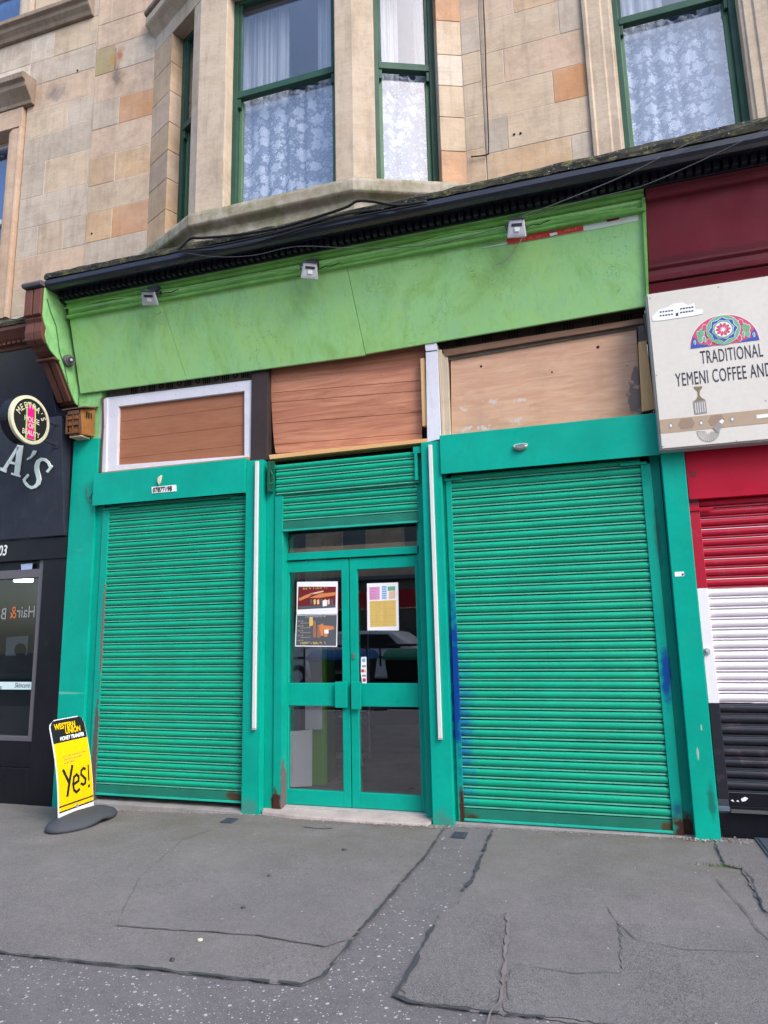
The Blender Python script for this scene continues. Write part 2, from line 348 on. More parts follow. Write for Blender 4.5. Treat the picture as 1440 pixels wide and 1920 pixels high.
m_wallint = flat('interior plaster', (.72, .72, .70), .9)
m_board = flat('white board sheet', (.78, .80, .84), .6)
m_limeint = flat('green interior post paint', (.16, .42, .05), .6)
m_limeint_shade = flat('green post shaded side', (.05, .14, .02), .6)
m_shelf = flat('white metal shelf', (.8, .82, .86), .5)
m_slate = paint('black shopfront gloss', (.007, .007, .012), .32, .25, .3, (.03, .03, .04), spec=.3, bump=.3)
m_panel = paint('blue black fascia board', (.020, .023, .038), .5, .25, .5, (.055, .06, .085), sc=2, spec=.4, bump=.3)
m_navy = paint('navy gloss fascia', (.010, .012, .030), .16, .3, .1, (.03, .03, .05), spec=.7, streak=False)
m_graym = flat('grey painted frame', (.10, .095, .11), .4, .5)
m_steel = flat('steel handle', (.55, .52, .48), .3, .5, .9)
m_cable = flat('black cable', (.012, .012, .014), .6)
m_cableg = flat('grey cable', (.07, .075, .08), .6)
m_cablew = flat('pale wire', (.35, .38, .33), .6)
m_lamp = flat('aluminium floodlight reflector', (.52, .53, .60), .45, .5, .3)
m_lampd = flat('floodlight black housing', (.03, .03, .045), .5)
m_lampg = flat('floodlight hazy glass', (.50, .52, .58), .2, .6)
m_amber = paint('amber plastic lantern', (.28, .12, .035), .35, .3, .6, (.06, .04, .02), sc=8)
m_amberd = paint('grimy brown lantern face', (.12, .06, .035), .45, .3, .6, (.03, .02, .02), sc=8)
m_wht = flat('white print', (.78, .80, .80), .5)
m_paper = flat('white paper', (.80, .80, .84), .6)
m_mint = flat('pale mint letters', (.62, .72, .68), .5)
m_blk = flat('black print', (.012, .012, .015), .5)
m_ink = flat('charcoal print', (.035, .035, .055), .55)
m_yel = flat('yellow sign print', (.80, .53, .003), .4, .12)
m_mag = flat('magenta print', (.62, .008, .22), .4)
m_ltg = flat('lime outline', (.25, .62, .10), .4)
m_creamrim = flat('cream plastic rim', (.60, .57, .42), .45)
m_rubber = flat('grey rubber base', (.055, .060, .072), .75)
m_signc = paint('cream sign panel', (.64, .615, .565), .45, .04, .14, (.3, .28, .25), streak=False, bump=.03)
m_signe = flat('sign aluminium edge', (.38, .38, .37), .4)
m_tan = flat('tan belt print', (.40, .30, .215), .55)
m_tand = flat('dark tan print', (.29, .21, .155), .55)
m_pink = flat('rose print', (.55, .07, .16), .5)
m_grn = flat('sage green print', (.16, .38, .22), .5)
m_blu = flat('royal blue print', (.03, .08, .38), .5)
m_greyp = flat('grey sheath print', (.30, .27, .26), .55)
m_olivep = flat('olive brown print', (.20, .16, .10), .55)
m_dred = flat('dark red print', (.16, .015, .02), .5)
m_org = flat('orange print', (.62, .22, .08), .5)
m_orgl = flat('peach print', (.72, .48, .33), .5)
m_slt = flat('slate print', (.09, .10, .115), .5)
m_skin = flat('brown print', (.34, .15, .09), .5)
m_ochre = flat('ochre print', (.68, .47, .13), .5)
m_lil = flat('lilac print', (.62, .28, .50), .5)
m_sblu = flat('light blue print', (.18, .40, .66), .5)
m_sred = flat('bright red print', (.50, .04, .03), .5)
m_conc = paint('pinkish concrete step', (.42, .36, .34), .85, .2, .5, (.12, .10, .08), sc=6, bump=.5, spec=.15)
m_conc2 = paint('grey concrete strip', (.27, .255, .25), .85, .2, .6, (.09, .08, .07), sc=6, bump=.5, spec=.15)
def asphalt(name, c, chips=0, green=0, coarse=.2, sc=1):
    s = N(name); d = tuple(x*.82 for x in c); l = tuple(x*1.2 for x in c)
    a = s.mix(s.ramp(s.noise(2.2*sc, 6, .65), .32, .68), d, l)
    a = s.mix(s.ramp(s.noise(6, 8, .75), .5, .75, 0, .45), a, tuple(x*.62 for x in c))
    a = s.mix(s.ramp(s.noise(24, 5, .85), .50, .66, 0, .35+coarse*.35), a, tuple(x*1.4 for x in c))
    a = s.mix(s.ramp(s.noise(20, 5, .85, s.vec(loc=(9, 3, 1))), .50, .66, 0, .35+coarse*.35), a, tuple(x*.62 for x in c))
    a = s.mix(s.ramp(s.noise(55, 4, .8), .5, .66, 0, .25+coarse*.5), a, tuple(x*1.55 for x in c))
    a = s.mix(s.ramp(s.noise(48, 4, .8, s.vec(loc=(7, 1, 2))), .52, .68, 0, .25+coarse*.5), a, tuple(x*.55 for x in c))
    a = s.mix(s.ramp(s.noise(230, 3, .7), .5, .72, 0, coarse*2), a, tuple(x*1.9 for x in c))
    a = s.mix(s.ramp(s.noise(170, 3, .7, s.vec(loc=(3, 1, 2))), .5, .75, 0, coarse*2), a, tuple(x*.4 for x in c))
    a = s.mix(s.ramp(s.noise(1.1, 7, .75, s.vec(loc=(4, 4, 0))), .45, .7, 0, .5), a, tuple(x*1.35 for x in c))
    a = s.mix(s.ramp(s.noise(14, 8, .85), .60, .70, 0, .55), a, tuple(x*.45 for x in c))
    if green:
        sp = s.n('ShaderNodeSeparateXYZ'); s.lk(s.g, sp.inputs[0]); near = s.ramp(sp.outputs[1], -1.5, -.3, 0, 1)
        a = s.mix(s.mth('MULTIPLY', s.ramp(s.noise(2.3, 6, .6, s.vec((.6, 1.6, 1))), .35, .6, 0, green), near), a, (.115, .105, .06))
    # stray pale specks everywhere, dense embedded chips only in the chipped surfacing
    v = s.n('ShaderNodeTexVoronoi'); v.inputs['Scale'].default_value = 26; s.lk(s.g, v.inputs['Vector']); hs = s.n('ShaderNodeSeparateColor'); s.lk(v.outputs['Color'], hs.inputs[0])
    sel = s.ramp(hs.outputs[0], .965, .97); a = s.mix(s.mth('MULTIPLY', sel, s.ramp(v.outputs['Distance'], .16, .12, 0, .8)), a, (.55, .52, .50))
    if chips:
        for k, (scv, th) in enumerate(((36, .56), (62, .64))):
            vv = s.vec((1, 1, 1), loc=(k*3.1, k, 0)); v = s.n('ShaderNodeTexVoronoi'); v.distance = 'MANHATTAN'; v.inputs['Scale'].default_value = scv; s.lk(vv, v.inputs['Vector'])
            hs = s.n('ShaderNodeSeparateColor'); s.lk(v.outputs['Color'], hs.inputs[0])
            sp2 = s.n('ShaderNodeSeparateXYZ'); s.lk(s.g, sp2.inputs[0]); cl = s.mth('ADD', s.ramp(s.noise(1.8, 3), .35, .6, .22, -.14), s.ramp(sp2.outputs[1], -2.35, -1.2, -.08, .26))
            sel = s.ramp(s.mth('SUBTRACT', hs.outputs[0], s.mth('ADD', cl, th)), 0, .01)
            sz = s.mth('MULTIPLY', hs.outputs[1], .34)
            a = s.mix(s.mth('MULTIPLY', sel, s.mth('LESS_THAN', v.outputs['Distance'], s.mth('ADD', sz, .08))), a, (.50, .48, .50))
    s.bump(s.mth('ADD', s.noise(120, 5, .8), s.mth('MULTIPLY', s.noise(5, 5), 1.2)), .8, .010)
    return s.done(a, .8, .25)
m_asph = asphalt('chipped asphalt', (.148, .138, .144), 1, 0, .5)
m_patch = asphalt('worn asphalt patch', (.178, .165, .163), 0, .38, .6)
m_patch2 = asphalt('coarse asphalt patch', (.160, .150, .153), 0, .12, .9)
m_patch3 = asphalt('smooth asphalt patch', (.174, .161, .162), 0, .38, .45)
m_tar = flat('tar seam', (.055, .058, .066), .6, .3)
m_fine = flat('faint pavement joint', (.105, .097, .10), .9)
m_sand = paint('dry sandy patch', (.20, .18, .175), .9, .2, .5, spec=.1)
m_road = asphalt('road asphalt', (.06, .06, .065), 0, 0, .3)
m_kerb = paint('granite kerb', (.28, .27, .27), .8, .2, .4)
m_yline = flat('yellow line', (.6, .45, .03), .7)
m_iron = flat('iron cover', (.05, .065, .085), .6)
# ------------------------------------------------------------------ flat print helpers
def px_poly(mb, pl, pts, off, t, m=0):
    P = [pl.hit(x, y, off) for x, y in pts]; mb.slab(P, pl.n, t, m); return mb
def stroke(mb, pl, pts, wd, off, t, m=0):
    "calligraphic stroke, px centre line with px widths"
    n = len(pts); L = []; R = []
    for i, (x, y) in enumerate(pts):
        x0, y0 = pts[max(i-1, 0)]; x1, y1 = pts[min(i+1, n-1)]; d = math.hypot(x1-x0, y1-y0) or 1
        nx, ny = -(y1-y0)/d, (x1-x0)/d; w_ = (wd[i] if isinstance(wd, (list, tuple)) else wd)/2
        L.append((x+nx*w_, y+ny*w_)); R.append((x-nx*w_, y-ny*w_))
    for i in range(n-1):
        P = [pl.hit(*q, off) for q in (L[i], L[i+1], R[i+1], R[i])]; mb.slab(P, pl.n, t, m)
    return mb
def text_mb(mb, txt, o, U, W, n, size, sx=1.0, shear=0.0, off=.002, t=.003, m=0, align='LEFT', bold=0.0, space=1.0):
    c = bpy.data.curves.new('t', 'FONT'); c.body = txt; c.size = size; c.align_x = align; c.extrude = 0; c.resolution_u = 3; c.offset = bold; c.space_character = space; c.fill_mode = 'FRONT'
    ob = bpy.data.objects.new('t', c); COL.objects.link(ob); bpy.context.view_layer.update()
    me = bpy.data.meshes.new_from_object(ob.evaluated_get(bpy.context.evaluated_depsgraph_get()))
    o, U, W, n = V(o), V(U).normalized(), V(W).normalized(), V(n).normalized()
    i = len(mb.v)
    for v in me.vertices: mb.v.append(o+U*(v.co.x*sx+v.co.y*shear)+W*v.co.y+n*(off+t))
    k = len(me.vertices)
    for v in me.vertices: mb.v.append(o+U*(v.co.x*sx+v.co.y*shear)+W*v.co.y+n*off)
    for p in me.polygons: mb.f.append([i+q for q in p.vertices]); mb.m.append(m); mb.c.append(0.0)
    ec = {}
    for p in me.polygons:
        vs = list(p.vertices)
        for a, b in zip(vs, vs[1:]+vs[:1]): ec.setdefault((min(a, b), max(a, b)), []).append((a, b))
    for e in ec.values():
        if len(e) == 1: a, b = e[0]; mb.f.append([i+b, i+a, i+k+a, i+k+b]); mb.m.append(m); mb.c.append(0.0)
    bpy.data.objects.remove(ob); bpy.data.meshes.remove(me); bpy.data.curves.remove(c)
    return mb
def scribble(mb, o, U, W, n, length, h, off, m=0, step=.6, rnd=None):
    "small illegible print: short strokes in a row"
    rnd = rnd or random.Random(int(length*1e4)); o, U, W, n = V(o), V(U), V(W), V(n); x = 0
    while x < length:
        wd = h*rnd.uniform(.3, .75)
        if rnd.random() > .16:
            y0, y1 = rnd.uniform(0, .3)*h, rnd.uniform(.6, 1)*h; th = h*.22; sk_ = h*.15
            for (a, b, c_, d) in ((x, y0, x+th, y1), (x, y0, x+wd*.8, y0+th*.8)) if rnd.random() > .4 else ((x+wd*.4, y0, x+wd*.4+th, y1), (x, y1-th, x+wd*.8, y1)):
                P = [o+U*(a+sk_*b/h)+W*b+n*off, o+U*(c_+sk_*b/h)+W*b+n*off, o+U*(c_+sk_*d/h)+W*d+n*off, o+U*(a+sk_*d/h)+W*d+n*off]
                mb.face(P, m)
        x += wd*1.15
    return mb
XU, ZU, YN = (1, 0, 0), (0, 0, 1), (0, -1, 0)
# ================================================================== GROUND
def sheet(name, pts, z, mat, kind='structure', sub=14, t=.0):
    "flat outline laid on the pavement, following its slight fall"
    import bmesh
    me = bpy.data.meshes.new(name); bm = bmesh.new(); f = bm.faces.new([bm.verts.new((x, y, 0)) for x, y in pts]); bmesh.ops.triangulate(bm, faces=[f])
    for xc in (-5, -4, -3, -2, -1, 0, 1):
        bmesh.ops.bisect_plane(bm, geom=bm.verts[:]+bm.edges[:]+bm.faces[:], plane_co=(xc, 0, 0), plane_no=(1, 0, 0))
    for v in bm.verts: v.co.z = gz(v.co.x)+z
    bmesh.ops.recalc_face_normals(bm, faces=bm.faces)
    bm.normal_update()
    if sum(f.normal.z for f in bm.faces) < 0: bmesh.ops.reverse_faces(bm, faces=bm.faces)
    bm.to_mesh(me); bm.free(); me.materials.append(mat); o = bpy.data.objects.new(name, me); COL.objects.link(o); tag(o, kind=kind); return o
def rag(pts, seg=.03, a=.011, seed=1, closed=True):
    r = random.Random(seed); out = []; n = len(pts)
    for i in range(n if closed else n-1):
        (x0, y0), (x1, y1) = pts[i], pts[(i+1) % n]; d = math.hypot(x1-x0, y1-y0); k = max(1, int(d/seg))
        for j in range(k):
            f = j/k; e = a if 0 < j else 0
            out.append((x0+(x1-x0)*f+r.uniform(-e, e), y0+(y1-y0)*f+r.uniform(-e, e)))
    if not closed: out.append(pts[-1])
    return out
def ribbon(name, pts, wmin, wmax, z, mat, seed=1, kind='structure', gaps=.0):
    r = random.Random(seed); P = rag(pts, .035, .006, seed, False); mb = MB(); prev = None
    for i, (x, y) in enumerate(P):
        x0, y0 = P[max(i-1, 0)]; x1, y1 = P[min(i+1, len(P)-1)]; d = math.hypot(x1-x0, y1-y0) or 1
        w_ = r.uniform(wmin, wmax)*(.5+.5*sin(i*.37+seed)**2)
        a = (x-(y1-y0)/d*w_, y+(x1-x0)/d*w_); b = (x+(y1-y0)/d*w_, y-(x1-x0)/d*w_)
        cur = (V((*a, gz(a[0])+z)), V((*b, gz(b[0])+z)))
        if prev and r.random() > gaps: mb.face([prev[0], prev[1], cur[1], cur[0]])
        prev = cur
    o = mb.build(name, mat); tag(o, kind=kind); return o
sheet('ground', [(-60, -60), (60, -60), (60, 60), (-60, 60)], -.16, m_road)
sheet('pavement', [(-30, -7.2), (20, -7.2), (20, .6), (-30, .6)], 0, m_asph)
mb = MB()
for i in range(-28, 18): mb.box(i+.004, i+.996, -7.35, -7.2, -.2, gz(i)+.012)
tag(mb.build('kerb', m_kerb, bevel=.012), kind='structure')
sheet('yellow_line', [(-30, -7.66), (20, -7.66), (20, -7.56), (-30, -7.56)], -.156, m_yline)
sheet('far_pavement', [(-30, -19.5), (20, -19.5), (20, -16.5), (-30, -16.5)], -.05, m_patch3)
sheet('asphalt_patch', rag([(-8, .2), (-8, -2.62), (-3.4, -2.62), (-2.9, -2.64), (-2.0, -2.60), (-1.55, -2.58), (-1.33, -2.57), (-1.27, -2.48), (-1.265, -2.15), (-1.24, -1.6), (-1.2, -.8), (-1.215, .02)], seed=3), .004, m_patch)
sheet('asphalt_patch', rag([(-2.56, -2.24), (-1.76, -2.17), (-1.37, -2.21), (-1.275, -2.1), (-1.25, -1.55), (-1.25, -.55), (-2.2, -.6), (-2.45, -1.4)], seed=5, a=.006), .008, m_patch3)
sheet('asphalt_patch', rag([(-.84, .05), (-.815, -1.19), (-.84, -1.56), (-.91, -1.72), (-.90, -2.33), (-.905, -2.55), (-.84, -2.588), (-.54, -2.589), (-.29, -2.57), (.5, -2.6), (4.5, -2.6), (4.5, .05)], seed=6), .004, m_patch3)
sheet('asphalt_patch', rag([(-.90, -1.70), (-.55, -1.61), (-.50, -2.05), (-.47, -2.45), (-.53, -2.575), (-.85, -2.575), (-.90, -2.5)], seed=7), .008, m_patch2)
sheet('asphalt_patch', rag([(-.45, -2.56), (-.46, -2.2), (.02, -2.1), (.02, -1.62), (.72, -1.55), (1.5, -1.6), (4.5, -1.6), (4.5, -2.58)], seed=8), .008, m_patch2)
sheet('asphalt_patch', rag([(.72, .0), (.70, -.3), (.69, -.60), (.78, -.64), (.76, -1.28), (1.0, -1.9), (4.4, -1.9), (4.4, .0)], seed=9), .011, m_patch2)
T = .013
ribbon('tar_seam', [(-3.6, -2.66), (-2.9, -2.64), (-2.0, -2.60), (-1.55, -2.585), (-1.33, -2.57), (-1.27, -2.48), (-1.262, -2.15), (-1.24, -1.6), (-1.2, -.8), (-1.21, -.15)], .004, .015, T, m_tar, 11, gaps=.06)
ribbon('tar_seam', [(-.84, -.14), (-.815, -1.19), (-.845, -1.40)], .006, .020, T, m_tar, 12, gaps=.16)
ribbon('tar_seam', [(-.90, -1.85), (-.90, -2.33), (-.91, -2.56), (-.84, -2.592), (-.54, -2.592), (-.29, -2.575)], .005, .016, T, m_tar, 13, gaps=.08)
ribbon('sandy_crack', [(-.545, -1.62), (-.52, -1.85), (-.505, -2.07), (-.485, -2.3), (-.47, -2.48), (-.50, -2.6), (-.5, -2.75)], .003, .017, T+.002, m_sand, 14)
ribbon('sandy_crack', [(-.055, -1.30), (.02, -1.62), (.04, -1.78)], .001, .006, T, m_sand, 15)
ribbon('pavement_crack', [(.02, -1.62), (.10, -1.80), (.3, -1.85), (.62, -1.80)], .001, .004, T, m_fine, 16)
ribbon('pavement_crack', [(-.46, -2.16), (-.2, -2.2), (.02, -2.14)], .001, .004, T, m_fine, 18)
ribbon('pavement_crack', [(.60, -.85), (.66, -1.25), (.68, -1.55), (.72, -1.75)], .002, .006, T, m_fine, 19)
ribbon('pavement_crack', [(.70, -.2), (.69, -.60), (.78, -.635), (.80, -.8), (.76, -1.28), (.8, -1.6)], .002, .007, T+.003, m_tar, 20)
ribbon('pavement_crack', [(-2.56, -2.24), (-1.76, -2.17), (-1.37, -2.21)], .001, .004, T, m_fine, 21)
ribbon('pavement_crack', [(-2.9, -.15), (-3.1, -.8), (-2.9, -1.6), (-2.56, -2.24)], .001, .004, T-.006, m_fine, 22)
def blobpts(cx, cy, rx, ry, k=30, seed=1, a=.16):
    r = random.Random(seed); return [(cx+cos(2*pi*i/k)*rx*(1+r.uniform(-a, a)), cy+sin(2*pi*i/k)*ry*(1+r.uniform(-a, a))) for i in range(k)]
sheet('damp_patch', blobpts(-2.2, -.30, .12, .04, seed=5), T-.003, m_patch2)
# concrete threshold strips and step under the shopfront
mb = MB(); mb.prof([(-.06, -.1), (-.055, .02), (.35, .05), (.35, -.1)], -4.72, -3.02)
mb.prof([(-.04, -.1), (-.035, .035), (.35, .05), (.35, -.1)], -1.15, .6)
tag(mb.build('concrete_strip', m_conc2, bevel=.006), kind='structure')
mb = MB(); top = [(-2.88, .12), (-2.83, -.035), (-2.5, -.10), (-1.9, -.115), (-1.35, -.10), (-1.30, .12)]
mb.loft([[(x, y-.02, -.1) for x, y in top], [(x, y, .035 if y < 0 else .052) for x, y in top]])
tag(mb.build('step', m_conc, bevel=.01), kind='structure')
# litter and gum
def grit():
    mb = MB(); r = random.Random(4)
    def bit(x, y, s_, m): 
        z = gz(x)+.014; k = 5; a0 = r.random()*6; P = [V((x+cos(a0+2*pi*i/k)*s_*r.uniform(.5, 1), y+sin(a0+2*pi*i/k)*s_*r.uniform(.5, 1), z)) for i in range(k)]
        c = V((x, y, z+s_*.5)); 
        for i in range(k): mb.face([P[i], P[(i+1) % k], c], m)
    for _ in range(700):
        x = r.uniform(-4.6, 3); bit(x, -.07-abs(r.gauss(0, .035))-(.04 if -2.8 < x < -1.3 else 0), r.uniform(.002, .009), r.choice((0, 1, 1, 2)))
    for _ in range(110): bit(r.gauss(.72, .12), -.06+r.gauss(0, .04), r.uniform(.004, .014), r.choice((0, 1, 2)))
    for _ in range(90): bit(r.gauss(-1.6, .3), -.15+r.gauss(0, .02), r.uniform(.004, .013), r.choice((0, 1, 2)))
    for _ in range(260): bit(r.uniform(-5, 1.5), r.uniform(-2.8, -.2), r.uniform(.002, .006), r.choice((0, 0, 1)))
    return mb
tag(grit().build('grit', [m_kerb, m_conc, flat('brown grit', (.10, .06, .04), .9)], fix=False), 'loose grit and crumbs of stone scattered along the foot of the shopfront', 'grit', kind='stuff')
for i, (px, py, s_, lb) in enumerate(((646, 1599, .022, 'black flattened gum spot on the asphalt, in front of the double door'), (456, 1709, .016, 'black gum spot left of the middle of the pavement, below the left shutter'), (504, 1648, .012, 'small dark gum fleck between the two larger black spots'), (323, 1807, .014, 'black gum fleck just above the tar seam at lower left'))):
    p = GR.hit(px, py); sg = MB(); b = blobpts(p.x, p.y, s_, s_*.7, 10, i); z = gz(p.x)+.012
    sg.loft([[(x, y, z-.003) for x, y in b], [(p.x+(x-p.x)*.7, p.y+(y-p.y)*.7, z+.006) for x, y in b]])
    tag(sg.build('chewing_gum', m_tar), lb, 'gum')
p = GR.hit(375, 1769); sg = MB(); sg.disc((p.x, p.y, gz(p.x)+.010), (0, 0, 1), .013, .003, 14)
tag(sg.build('bottle_cap', m_creamrim), 'pale round bottle cap lying on the asphalt at lower left', 'bottle cap')
for i, (px, py, lb) in enumerate(((857+5, 1572, 'small dark square utility cover between the two tar seams'), (430, 1541, 'small bluish square utility cover by the left shutter'))):
    p = GR.hit(px, py); z = gz(p.x)+.012; sg = MB(); sg.box(p.x-.05, p.x+.05, p.y-.06, p.y+.06, z-.01, z+.004)
    for k in range(4): sg.box(p.x-.04, p.x+.04, p.y-.05+k*.027, p.y-.038+k*.027, z+.004, z+.008)
    tag(sg.build('utility_cover', m_iron), lb, 'utility cover')
wd_ = MB(); r_w = random.Random(2)
for _ in range(46):
    x, y = .60+r_w.gauss(.06, .05), -.62+r_w.gauss(0, .012); a = r_w.random()*6.3; h_ = r_w.uniform(.008, .022); z = gz(x)+.01
    wd_.face([(x-.003, y, z), (x+.003, y, z), (x+cos(a)*.008, y+sin(a)*.008, z+h_)])
tag(wd_.build('weed', flat('weed green', (.05, .12, .02), .8), fix=False), 'tiny green weeds growing in the pavement crack by the right pilaster', 'weeds', kind='stuff')
sg = MB(); sg.box(.98, 1.6, -.62, .02, -.02, .05); sg.box(1.0, 1.58, -.60, .0, .05, .056)
tag(sg.build('cellar_hatch', m_iron, bevel=.01), 'blue grey metal cellar hatch edge on the pavement by the black shutter', 'hatch')
# ================================================================== GREEN SHOPFRONT
shop = thing('green_shopfront', (-2.15, 0, 0), 'derelict teal and lime green shopfront with two closed shutters and a double door', 'shopfront')
# pilasters
def pil(x0, x1, z1, y0=-.05, y1=.12, foot=None):
    mb = MB(); z0 = gz(x0)-.03; mb.box(x0, x1, y0, y1, z0, z1)
    return mb.build('pilaster', m_teal, shop, bevel=.004)
pil(-5.06, -4.745, 3.56, -.012); pil(-3.02, -2.845, 3.14, -.05); pil(-1.322, -1.15, 3.145, -.05)
mb = MB(); mb.hexa([(.592, -.06, -.03), (.757, -.06, -.03), (.757, .12, -.03), (.592, .12, -.03), (.602, -.06, 2.86), (.770, -.06, 2.86), (.770, .12, 2.86), (.602, .12, 2.86)])
mb.build('pilaster', m_teal, shop, bevel=.004)
# recessed strips and guides
def strip(x0, x1, y0, z0, z1, nm='guide_rail', m=m_guide, y1=.14):
    mb = MB(); mb.box(x0, x1, y0, y1, z0, z1); return mb.build(nm, m, shop, bevel=.003)
strip(-4.745, -4.66, .02, 0, 2.85, 'jamb'); strip(-4.66, -4.585, .0, .02, 2.80)
strip(-3.045, -3.02, .0, .05, 2.80)
strip(-2.845, -2.75, .03, .0, 3.1, 'jamb'); strip(-2.75, -2.67, .015, .05, 2.80)
strip(-1.39, -1.322, .03, .0, 3.1, 'jamb')
strip(-1.15, -1.125, .02, .0, 3.1, 'jamb'); strip(-1.125, -1.078, .0, .03, 2.80)
strip(.452, .525, .0, .03, 2.80); strip(.525, .595, .03, .0, 2.88, 'jamb')
# shutters
def curtain(x0, x1, z0, z1, y=.02, pitch=.0745, parent=None, mat=None, name='slat_curtain', lip=None):
    "interlocking steel slats: bulged face, undercut, thin dusty lip, undercut"
    k = pitch/.0745; z = z0; mb = MB(); r = random.Random(int(abs(x0)*1000)); nx = 14; xs = [x0+(x1-x0)*i/nx for i in range(nx+1)]
    while z < z1-.01:
        a_, ph, q_, tl, dz = r.uniform(.0004, .0016), r.random()*6, r.uniform(.6, 1.6), r.uniform(-.0012, .0012), r.uniform(-.0012, .0012)
        dy = [a_*sin((x-x0)*q_*3+ph)+(r.uniform(-.0005, .0005)) for x in xs]
        if r.random() < .12: c_ = r.randrange(2, nx-1); dy[c_] += .005; dy[c_-1] += .002     # a dented slat
        P = [(.016, .0), (.016, .0225), (-.001, .0230), (-.007, .029), (-.0115, .039), (-.013, .049), (-.0105, .059), (-.003, .0685), (.004, .0715), (.016, .0720)]
        Q = [(.0155, .0035), (-.003, .0045), (-.006, .0075), (-.0045, .0165), (.0155, .0180)]
        mb.loft([[(x, y+d+yy, min(z+zz*k+dz*(zz > .02)+tl*(i/nx-.5), z1)) for yy, zz in P] for i, (x, d) in enumerate(zip(xs, dy))], closed=False, caps=False)
        mb.loft([[(x, y+d+yy, min(z+zz*k+tl*(i/nx-.5), z1)) for yy, zz in Q] for i, (x, d) in enumerate(zip(xs, dy))], closed=False, caps=False, m=1)
        z += pitch
    return mb.build(name, [mat, lip or m_lip], parent, fix=False)
def shutter(x0, x1, zb, zt, lab, pitch, mat=m_slat, bar=m_bar, lip=m_barlip, barh=.09, parent=shop, y=.02):
    sh = MB(); sh.box(x0, x1, y-.004, y+.02, zb+.018, zb+barh); o = sh.build('roller_shutter', bar, parent, bevel=.002)
    l = MB(); l.box(x0, x1, y-.02, y+.015, zb, zb+.017); l.build('bottom_edge', lip, o, bevel=.002)
    curtain(x0, x1, zb+barh+.002, zt, y, pitch, o, mat, lip=m_flag if mat is m_flag else None); return o
o = shutter(-4.585, -3.045, .075, 2.84, '', .0715); o['label'] = 'closed narrower roller shutter at left'
o = shutter(-1.078, .452, .045, 2.84, '', .0755); o['label'] = 'closed wider roller shutter at right with blue spray on its edges'
def hous(x0, x1, z0, z1, y0=-.07):
    mb = MB(); mb.prof([(y0, z0), (y0, z1), (.14, z1), (.14, z1-.01), (y0+.008, z1-.012), (y0+.008, z0), ], x0, x1)
    mb.box(x0, x0+.004, y0+.009, .14, z0, z1-.013); mb.box(x1-.004, x1, y0+.009, .14, z0, z1-.013)
    return mb.build('shutter_box', m_teal, shop, bevel=.002)
hous(-4.735, -3.02, 2.835, 3.165, -.07); hous(-1.15, .597, 2.845, 3.185, -.07)
for a_ in ((-4.58, -3.05), (-1.07, .45)): mb = MB(); mb.box(*a_, .035, .13, 2.85, 3.14); mb.build('box_interior', m_dkgreen, shop)
for x0, x1 in ((-4.66, -4.45), (-3.2, -3.03), (-1.14, -.98), (.30, .5)): mb = MB(); mb.box(x0, x1, -.01, .0, 2.795, 2.815); mb.build('guide_flare', m_guide, shop)
# middle shutter, half raised with its roll uncovered
o = shutter(-2.67, -1.385, 2.455, 2.80, '', .0725, barh=.095, y=.03); o['label'] = 'half raised roller shutter above the double door'
curtain(-2.73, -1.36, 2.80, 3.085, .006, .0730, shop, m_slat, 'shutter_roll')
mb = MB(); mb.tube([(-2.72, .16, 2.96), (-1.37, .16, 2.96)], .12, 20); mb.build('roll_core', m_dkgreen, shop)
mb = MB(); mb.box(-2.80, -2.775, -.045, .15, 2.83, 3.12); mb.box(-2.775, -2.735, -.03, -.02, 3.04, 3.12); mb.tube([(-2.78, -.03, 2.84), (-2.76, -.05, 2.90), (-2.735, -.03, 2.93)], .008, 6)
mb.tube([(-2.77, -.035, 3.03), (-2.75, -.05, 2.99), (-2.74, -.035, 2.94)], .01, 6)
mb.build('end_plate', m_dkgreen, shop, bevel=.002)
mb = MB(); mb.box(-1.40, -1.322, -.03, .12, 3.06, 3.12); mb.box(-1.39, -1.365, -.03, .03, 2.82, 3.06); mb.build('end_plate', m_guide, shop, bevel=.002)
# cavity behind roll
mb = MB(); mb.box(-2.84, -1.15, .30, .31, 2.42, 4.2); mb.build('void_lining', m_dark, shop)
# door set
DY = .12
fr = MB(); fr.box(-2.72, -1.40, DY-.02, DY+.04, 2.195, 2.262); fr.box(-2.74, -2.70, DY-.02, DY+.04, .05, 2.8); fr.box(-1.42, -1.385, DY-.02, DY+.04, .05, 2.8)
fr.box(-2.70, -1.42, DY-.02, DY+.04, 2.62, 2.8)
fr.build('door_frame', m_teal, shop, bevel=.003)
tg = MB(); tg.box(-2.70, -1.42, DY+.01, DY+.016, 2.262, 2.62); tg.build('transom_light', m_glass, shop)
def leaf_(x0, x1, gx0, gx1, nm):
    d = MB(); y0, y1 = DY, DY+.045
    d.box(x0, gx0, y0, y1, .062, 2.185); d.box(gx1, x1, y0, y1, .062, 2.185)
    d.box(gx0, gx1, y0+.001, y1, .062, .186); d.box(gx0, gx1, y0+.001, y1, .895, 1.09); d.box(gx0, gx1, y0+.001, y1, 2.083, 2.184)
    o = d.build('door', m_teal, shop, bevel=.003)
    g = MB(); g.box(gx0-.005, gx1+.005, y0+.02, y0+.026, .18, .9); g.build('glass_pane', m_glass, o)
    g = MB(); g.box(gx0-.005, gx1+.005, y0+.02, y0+.026, 1.085, 2.09); g.build('glass_pane', m_glass, o)
    return o
d1 = leaf_(-2.695, -2.068, -2.655, -2.138, 'l'); d2 = leaf_(-2.060, -1.424, -1.990, -1.452, 'r')
d1['label'] = 'left leaf of the double door'; d2['label'] = 'right leaf of the double door'
